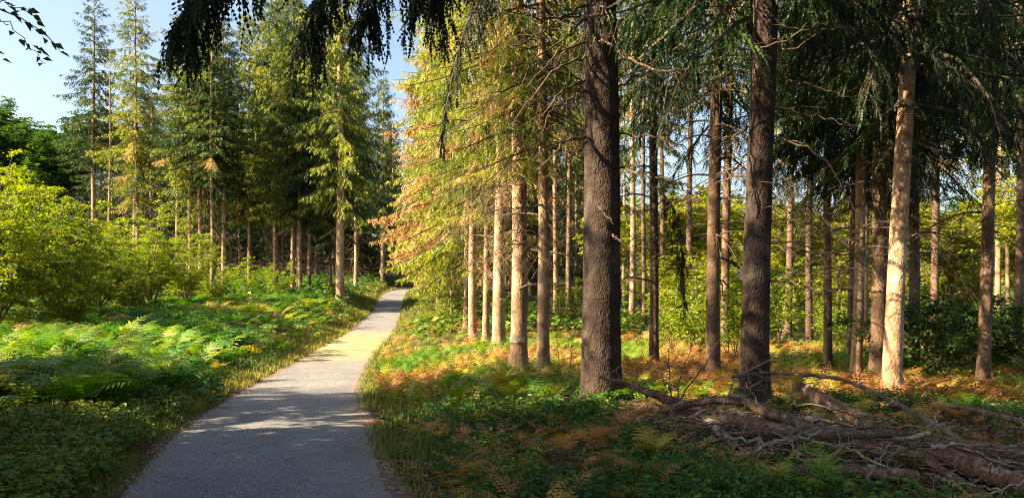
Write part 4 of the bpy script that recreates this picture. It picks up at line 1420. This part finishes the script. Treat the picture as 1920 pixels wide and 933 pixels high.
# ---- dead leaves and needles on the ground
mb = MB()
g = np.random.default_rng(71)
n = 30000
y = 4.2 + 12 * g.random(n) ** 1.5
d = np.where(g.random(n) < .8, 1.05 + 9 * g.random(n) ** 1.6, -(1.08 + .5 * g.random(n) ** 2))
x = pathx(y) + d
m = inview(x, y)
x, y, d = x[m], y[m], d[m]
n = len(x)
zb = np.where(np.abs(d) < HALF, pathz(y) + .002, ground_z(x, y) + .004)
a = g.uniform(0, 6.28, n)
sz = .035 * g.uniform(.4, 1.5, n)
leaves(mb, np.stack([x, y, zb + .006 * g.random(n)], -1), norm(np.stack([np.cos(a), np.sin(a), g.normal(size=n) * .25], -1)), norm(np.array([0, 0, 1.]) + g.normal(size=(n, 3)) * .4), sz, sz * g.uniform(.25, .7, n), g.random(n), fold=.2)
nn_ = 7000
x, y = g.uniform(1.4, 5.6, nn_), g.uniform(5.4, 9.2, nn_)
a = g.uniform(0, 6.28, nn_)
sz = .04 * g.uniform(.4, 1.5, nn_)
leaves(mb, np.stack([x, y, ground_z(x, y) + .004 + .03 * g.random(nn_)], -1), norm(np.stack([np.cos(a), np.sin(a), g.normal(size=nn_) * .3], -1)), norm(np.array([0, 0, 1.]) + g.normal(size=(nn_, 3)) * .5), sz, sz * g.uniform(.2, .7, nn_), g.random(nn_) * .8, fold=.2)
nn_ = 900
y = 4.5 + 22 * g.random(nn_) ** 1.3
x = pathx(y) + g.uniform(-1, 1, nn_) * np.where(g.random(nn_) < .6, 1.1, .9)
a = g.uniform(0, 6.28, nn_)
sz = .03 * g.uniform(.4, 1.5, nn_)
leaves(mb, np.stack([x, y, pathz(y) + .026], -1), norm(np.stack([np.cos(a), np.sin(a), 0 * a], -1)), norm(np.array([0, 0, 1.]) + g.normal(size=(nn_, 3)) * .25), sz, sz * g.uniform(.15, .6, nn_), g.random(nn_), fold=.15)
m = 3000
y = 4.2 + 8 * g.random(m) ** 1.4
x = pathx(y) + 1.2 + 8 * g.random(m) ** 1.5
a = g.uniform(0, 6.28, m)
l = g.uniform(.05, .3, m)
P0 = np.stack([x, y, ground_z(x, y) + .008], -1)
P1 = P0 + np.stack([np.cos(a) * l, np.sin(a) * l, g.uniform(0, .03, m)], -1)
tubes(mb, np.stack([P0, P1], 1), np.stack([np.full(m, .004), np.full(m, .002)], 1), 3, g.uniform(.2, 1, m))
tag(link('leaf_litter', mb.mesh('leaf_litter', M_LITTER)), 'brown dead leaves, needles and broken twigs littering the ground', 'leaf litter', kind='stuff')


# ------------------------------------------------------------------ fallen wood
def log(name, label, pts, r0, r1, mat, cat, seed, twigs=0, tl=.3, group='fallen logs by the big spruces', flakes=0):
    g = np.random.default_rng(seed)
    pts = np.asarray(pts, float)
    o = pts[0].copy()
    o[2] = 0
    n = 60
    tt = np.concatenate([[0], np.cumsum(np.linalg.norm(np.diff(pts, axis=0), axis=1))])
    L = tt[-1]
    tt /= L
    s = np.linspace(0, 1, n)
    P = np.stack([np.interp(s, tt, c) for c in pts.T], -1)
    for _ in range(2):
        P[1:-1] = .25 * P[:-2] + .5 * P[1:-1] + .25 * P[2:]
    big_ = r1 > .045
    if big_:
        r0, r1 = r0 * .88, r1 * .88
    P[:, 2] += np.array([gz(a, b) for a, b in P[:, :2]]) + (.05 if big_ else 0)
    sd = 14
    a = np.arange(sd) * 2 * math.pi / sd
    b = 1 + (fbm(a[None] * 1.2 + 3, s[:, None] * L * 3, .5, seed % 11) - .5) * .45 + (vn(a[None] * 2.2, s[:, None] * L * 2, .5, seed % 7) - .5) * .3
    t = thing(name, label, cat, o, 0, group)
    mb = MB()
    tubes(mb, P - o, r0 + (r1 - r0) * s, sd, .5, 0, cap=2, bump=b[None])
    bk = link('bark', mb.mesh('bark', [mat, M_CUT], True), t)
    for i in range(twigs):
        mb = MB()
        q = g.integers(3, n - 3)
        d = norm(g.normal(size=3) + np.array([0, -.3, .6]))
        ln = tl * g.uniform(.4, 1.2)
        poly_branch(mb, np.stack([P[q] - o, P[q] - o + d * ln * .5, P[q] - o + d * ln + g.normal(size=3) * .05]), .009, .003, g, 1, ln * .6, 5)
        link('twig', mb.mesh('twig', M_GREYWOOD), bk)
    for i in range(flakes):
        mb = MB()
        q = g.integers(1, n - 2)
        ph = g.uniform(.2, 2.9)
        r = (r0 + (r1 - r0) * s[q])
        T = norm(P[q + 1] - P[q - 1])
        U = norm(np.cross(T, [0, 0, 1.]))
        W = np.cross(U, T)
        nv = U * math.cos(ph) + W * math.sin(ph)
        c = P[q] - o + nv * r * 1.02
        e = np.cross(nv, T)
        l, w = g.uniform(.05, .12), g.uniform(.02, .05)
        top = [c - T * l * .5 - e * w * .5, c + T * l * .5 - e * w * .4, c + T * l * .45 + e * w * .5 + nv * .012, c - T * l * .4 + e * w * .5 + nv * .018]
        bot = [p - nv * .006 for p in top]
        mb.add(np.array(top + bot), [[0, 1, 2, 3], [7, 6, 5, 4], [0, 4, 5, 1], [1, 5, 6, 2], [2, 6, 7, 3], [3, 7, 4, 0]])
        link('bark_flake', mb.mesh('bark_flake', M_GREYWOOD), bk)
    return t


LOGS = [
    ('thin grey-brown log whose tip leans on the foot of the thickest trunk', [(1.12, 9.5, .42), (1.5, 9.46, .32), (1.78, 9.16, .22), (2.1, 9.03, .08)], .022, .085, M_REDLOG, 4, 3),
    ('arched reddish log with peeling bark at the left of the pile', [(1.5, 8.55, .10), (1.91, 8.39, .18), (2.23, 8.28, .27), (2.59, 8.25, .25), (2.75, 7.82, .19), (3.05, 7.45, .1)], .035, .085, M_REDLOG, 3, 5),
    ('short grey log pointing at the viewer under the arched log', [(2.2, 8.85, .08), (2.13, 7.79, .06), (2.12, 7.1, .05)], .05, .055, M_GREYWOOD, 2, 0),
    ('thick flaky log in the middle of the pile', [(2.22, 8.07, .09), (2.54, 7.51, .10), (2.9, 7.05, .08)], .10, .085, M_REDLOG, 4, 6),
    ('thick mossy reddish log slanting up behind the pile', [(3.45, 9.0, .32), (3.57, 8.31, .22), (3.8, 7.9, .10)], .075, .105, M_REDLOG, 2, 4),
    ('long thin curved bough lying across the pile to the lower right', [(2.6, 8.8, .5), (2.97, 8.86, .55), (3.38, 8.67, .55), (3.79, 8.57, .52), (4.02, 8.37, .42), (4.18, 8.04, .32), (4.25, 7.38, .2), (4.3, 7.0, .13), (4.4, 6.4, .06)], .014, .034, M_TWIG, 6, 0),
    ('reddish log lowest in the pile above the green fern', [(2.5, 6.08, .06), (2.89, 5.99, .06), (3.25, 5.93, .05)], .055, .065, M_REDLOG, 1, 4),
    ('short grey-brown log in the middle behind the lowest one', [(3.2, 7.02, .1), (3.42, 6.77, .1), (3.75, 6.5, .06)], .06, .065, M_REDLOG, 1, 3),
    ('thickest bark-shedding log at the lower right', [(3.8, 6.6, .09), (3.82, 5.89, .10), (3.85, 4.6, .10)], .095, .11, M_REDLOG, 1, 22),
    ('slim log lying alongside the thickest bark-shedding one', [(3.62, 6.45, .06), (3.52, 5.91, .06), (3.42, 5.3, .05)], .04, .05, M_REDLOG, 1, 3),
    ('short orange broken piece of wood on the pile', [(4.12, 6.92, .14), (4.2, 6.62, .12)], .035, .04, M_CUT, 0, 0),
    ('dark straight branch lying at the right edge', [(5.1, 8.5, .24), (5.27, 7.94, .2), (5.45, 7.5, .12)], .025, .04, M_TWIG, 2, 0),
    ('dark log crossing the top of the pile level', [(2.3, 7.1, .2), (2.88, 6.89, .22), (3.16, 6.84, .24), (3.5, 6.82, .28)], .028, .04, M_TWIG, 3, 0),
    ('grey stub log with an upturned end', [(3.35, 7.2, .12), (3.6, 7.07, .16), (3.73, 6.94, .2), (3.78, 6.72, .31)], .05, .02, M_GREYWOOD, 1, 1),
    ('small orange-brown log near the bottom of the pile', [(2.05, 6.56, .05), (2.25, 6.35, .05), (2.6, 6.28, .06)], .022, .04, M_REDLOG, 1, 1),
    ('small reddish log in the lowest left of the pile', [(1.95, 5.9, .04), (2.15, 5.98, .05), (2.45, 6.1, .05)], .03, .045, M_REDLOG, 1, 1),
    ('grey log half buried beneath the long curved bough', [(2.9, 8.4, .08), (3.2, 7.9, .1), (3.6, 7.5, .06)], .06, .08, M_GREYWOOD, 2, 3),
    ('dark log in the right-hand part of the pile under the orange piece', [(4.0, 7.4, .06), (4.4, 6.8, .06), (4.8, 6.3, .05)], .06, .08, M_TWIG, 1, 3),
    ('dull log at the extreme right of the pile', [(4.4, 7.0, .06), (4.5, 6.2, .08), (4.55, 5.4, .06)], .07, .08, M_REDLOG, 1, 4),
]
for i, (lab, p, r0, r1, m, tw, fl) in enumerate(LOGS):
    log('fallen_log', lab, p, r0, r1, m, 'log', 500 + i, tw, .4, flakes=fl)

STICKS = [
    ('pale forked dead branch arching over the left of the pile', [(1.6, 7.0, .03), (1.84, 7.06, .18), (2.0, 7.03, .2), (2.16, 6.91, .2), (2.43, 6.69, .22), (2.69, 6.65, .3)], .010, .014),
    ('long pale dead branch rising rightward across the pile front', [(1.75, 6.6, .08), (2.04, 6.52, .14), (2.19, 6.5, .22), (2.45, 6.52, .28), (2.75, 6.6, .34)], .010, .014),
    ('bowed grey branch looping over the middle log', [(1.95, 7.16, .05), (2.18, 7.13, .22), (2.34, 7.19, .32), (2.45, 6.94, .3), (2.63, 6.89, .22)], .008, .010),
    ('thin grey branch drooping over the lowest log', [(3.25, 6.37, .26), (2.97, 6.01, .2), (2.79, 5.79, .14), (2.68, 5.52, .03)], .009, .006),
    ('grey branch slanting down right in the middle of the pile', [(2.6, 6.4, .27), (2.85, 6.29, .25), (2.92, 5.98, .2), (3.1, 5.97, .12)], .012, .007),
    ('grey branch rising to the right at the bottom of the pile', [(2.3, 5.94, .04), (2.54, 6.09, .16), (2.78, 6.14, .30)], .008, .014),
    ('thin pale branch over the thickest bark-shedding log', [(3.25, 5.85, .16), (3.38, 5.58, .15), (3.5, 5.52, .16), (3.6, 5.3, .12)], .006, .009),
    ('stubby upright broken branch right of the orange piece', [(4.64, 7.15, .0), (4.56, 7.03, .18), (4.47, 6.94, .3)], .022, .016),
    ('curved thin branch beside the stubby upright one', [(4.75, 7.3, .05), (4.82, 7.22, .2), (5.0, 7.18, .27)], .010, .006),
    ('short leaning stick in front of the long pale branch', [(1.97, 6.36, .02), (2.10, 6.52, .15), (2.17, 6.46, .28)], .006, .006),
    ('thin dead branch beneath the bowed grey one', [(2.2, 7.4, .12), (2.6, 7.2, .2), (3.0, 7.1, .2)], .010, .006),
    ('thin dead branch sticking out behind the arched log', [(2.3, 8.7, .1), (2.7, 8.8, .35), (3.1, 8.9, .45)], .010, .006),
    ('spidery dead branch in front of the second dark trunk', [(2.55, 9.0, .1), (2.75, 9.1, .45), (3.1, 9.1, .65), (3.5, 9.0, .72)], .012, .006),
    ('dark dead branch fanning out behind the arched log', [(2.0, 9.3, .05), (2.4, 9.5, .5), (2.75, 9.7, .95)], .012, .005),
    ('thin branch across the mossy reddish log', [(3.1, 8.2, .3), (3.5, 7.9, .28), (3.9, 7.7, .22)], .010, .006),
    ('crooked grey branch low at the right of the pile', [(3.9, 7.9, .1), (4.4, 7.6, .16), (4.9, 7.4, .1)], .012, .007),
    ('stiff twiggy branch behind the fallen logs left of the brightest trunk', [(3.6, 9.3, .05), (3.4, 9.2, .35), (3.1, 9.3, .55)], .010, .005),
]
for i, (lab, p, r0, r1) in enumerate(STICKS):
    p = np.array(p, float)
    o = np.array([p[0, 0], p[0, 1], gz(p[0, 0], p[0, 1])])
    p[:, 2] += o[2]
    gg = np.random.default_rng(600 + i)
    mb = MB()
    poly_branch(mb, p - o, r0, r1, gg, 6, .35, 6)
    tag(link('fallen_branch', mb.mesh('fallen_branch', M_GREYWOOD if i in (0, 1, 3, 6, 9) else M_STICK if i not in (13, 7) else M_TWIG, True), None, o), lab, 'branch', 'dead branches on the log pile')

# brushwood: the tangle of fine sticks between the logs
mb = MB()
g = np.random.default_rng(81)
for i in range(270):
    u_, n_ = g.random(), g.normal() * .42
    x, y = 1.75 + 2.9 * u_ + .72 * n_, 8.5 - 2.9 * u_ + .69 * n_
    hp = .24 * max(0., 1 - abs(n_) / .8)
    a = g.normal() * .55 + .55
    l = g.uniform(.25, 1.3)
    z = gz(x, y) + g.uniform(.01, .05) + hp * g.random()
    P = np.array([[x, y, z], [x + math.cos(a) * l * .5, y - math.sin(a) * l * .5, z + g.normal() * .05], [x + math.cos(a) * l, y - math.sin(a) * l, max(z + g.normal() * .08, gz(x, y) + .01)]])
    poly_branch(mb, P, g.uniform(.004, .015), .003, g, g.integers(0, 3), .25, 4, mat=int(i % 2))
tag(link('brushwood', mb.mesh('brushwood', [M_TWIG, M_STICK])), 'tangle of thin dead sticks between the fallen logs', 'brushwood', kind='stuff')

# bare saplings and dry stems standing in the foreground
for lab, p, r0, tw in [
    ('bare leafless sapling standing in front of the log pile', [(1.59, 6.97, 0), (1.55, 6.98, .22), (1.52, 7.01, .45), (1.5, 7.03, .7), (1.47, 6.98, 1.05)], .013, 5),
    ('bare dark sapling leaning right behind the thin log', [(1.98, 8.9, 0), (2.0, 8.9, .4), (2.12, 8.9, .75), (2.2, 8.9, 1.0)], .010, 4),
    ('dry thin stem stooping beside the thickest trunk, left', [(1.0, 13.0, 0), (1.05, 13, .8), (1.25, 12.9, 1.3)], .009, 6),
    ('forked dry stem left of the big dark trunk among golden bracken', [(.75, 12.6, 0), (.8, 12.6, .6), (.72, 12.6, 1.1)], .008, 6),
]:
    p = np.array(p, float)
    o = np.array([p[0, 0], p[0, 1], gz(p[0, 0], p[0, 1])])
    p[:, 2] += o[2]
    gg = np.random.default_rng(int(p[0, 0] * 100))
    mb = MB()
    poly_branch(mb, p - o, r0, .004, gg, tw, .4, 6)
    tag(link('bare_sapling', mb.mesh('bare_sapling', M_TWIG, True), None, o), lab, 'sapling', 'bare saplings')

# broad-leaved plants at the left path edge
g = np.random.default_rng(91)
mbl = MB()
leaves(mbl, np.zeros((1, 3)), np.array([[1., 0, 0]]), np.array([[0, 0, 1.]]), 1.0, .62, .3)
LEAF1 = mbl.mesh('leaf', M_HERB)
for i, (x, y, s, lab) in enumerate([(-4.45, 10.9, .2, 'broad-leaved plant with big bluish leaves at the left path edge'), (-4.8, 11.6, .18, 'broad-leaved plant just beyond the big bluish one'), (-4.6, 9.9, .17, 'broad-leaved plant nearer the viewer at the left path edge'),
                                    (-.75, 6.5, .10, 'small yellow-green seedling in the litter right of the path'), (-1.35, 8.3, .12, 'small dark seedling right of the path bend')]):
    t = thing('broad_leaved_plant', lab, 'plant', (x, y, gz(x, y)), 0, 'broad-leaved plants by the path')
    for k in range(13 if i < 3 else 7):
        a, h, el = k * 2.4, s * (.2 + 1.6 * g.random()), g.uniform(-.3, .5)
        sc = s * g.uniform(.7, 1.2)
        link('leaf', LEAF1, t, (math.cos(a) * s * .25, math.sin(a) * s * .25, h), (g.uniform(-.3, .3), -el, a), (sc, sc, sc))
    mb = MB()
    tubes(mb, [(0, 0, 0), (.01, 0, s * 1.0), (0, .01, s * 1.8)], [.006, .005, .003], 5, .2)
    link('stalk', mb.mesh('stalk', M_HERB), t)

# ---- beech whose leafy twig hangs in at the top left
x, y = -5.6, 4.2
t = thing('beech_tree', 'beech twig with dark separate leaves against the sky, top left corner', 'tree', (x, y, gz(x, y)))
me, _ = trunk_mesh(11, .22, sides=10, rings=16, seed=5, mat=M_STEM)
link('trunk', me, t)
mb = MB()
g = np.random.default_rng(95)
O = np.array(t.location)
main = [np.array(p) - O for p in [(-5.6, 4.2, 4.6), (-4.6, 4.8, 4.2), (-3.75, 5.1, 3.68), (-3.4, 5.15, 3.5), (-3.18, 5.2, 3.3)]]
poly_branch(mb, main, .02, .003, g, 0)
sub = [[main[2], np.array((-3.42, 5.2, 3.36)) - O, np.array((-3.28, 5.2, 3.2)) - O], [main[2], np.array((-3.75, 5.2, 3.45)) - O, np.array((-3.6, 5.2, 3.2)) - O], [main[2], np.array((-3.5, 5.1, 3.6)) - O, np.array((-3.27, 5.1, 3.5)) - O]]
for sb in sub:
    poly_branch(mb, sb, .005, .002, g, 0)
br = link('branch', mb.mesh('branch', M_STEM), t)
mbl = MB()
leaves(mbl, np.zeros((1, 3)), np.array([[1., 0, 0]]), np.array([[0, 0, 1.]]), 1.0, .6, .1)
LEAF2 = mbl.mesh('leaf', M_LEAF)
for line in [main[2:]] + sub:
    line = np.array(line)
    q = np.linspace(0, 1, len(line))
    for k in range(17):
        u = (k + .5) / 17
        p = np.array([np.interp(u, q, c) for c in line.T]) + g.normal(size=3) * .012
        sc = g.uniform(.055, .085)
        link('leaf', LEAF2, br, tuple(p), (g.normal() * .7, g.uniform(.0, .9), g.uniform(-1.6, 1.2)), (sc, sc, sc))
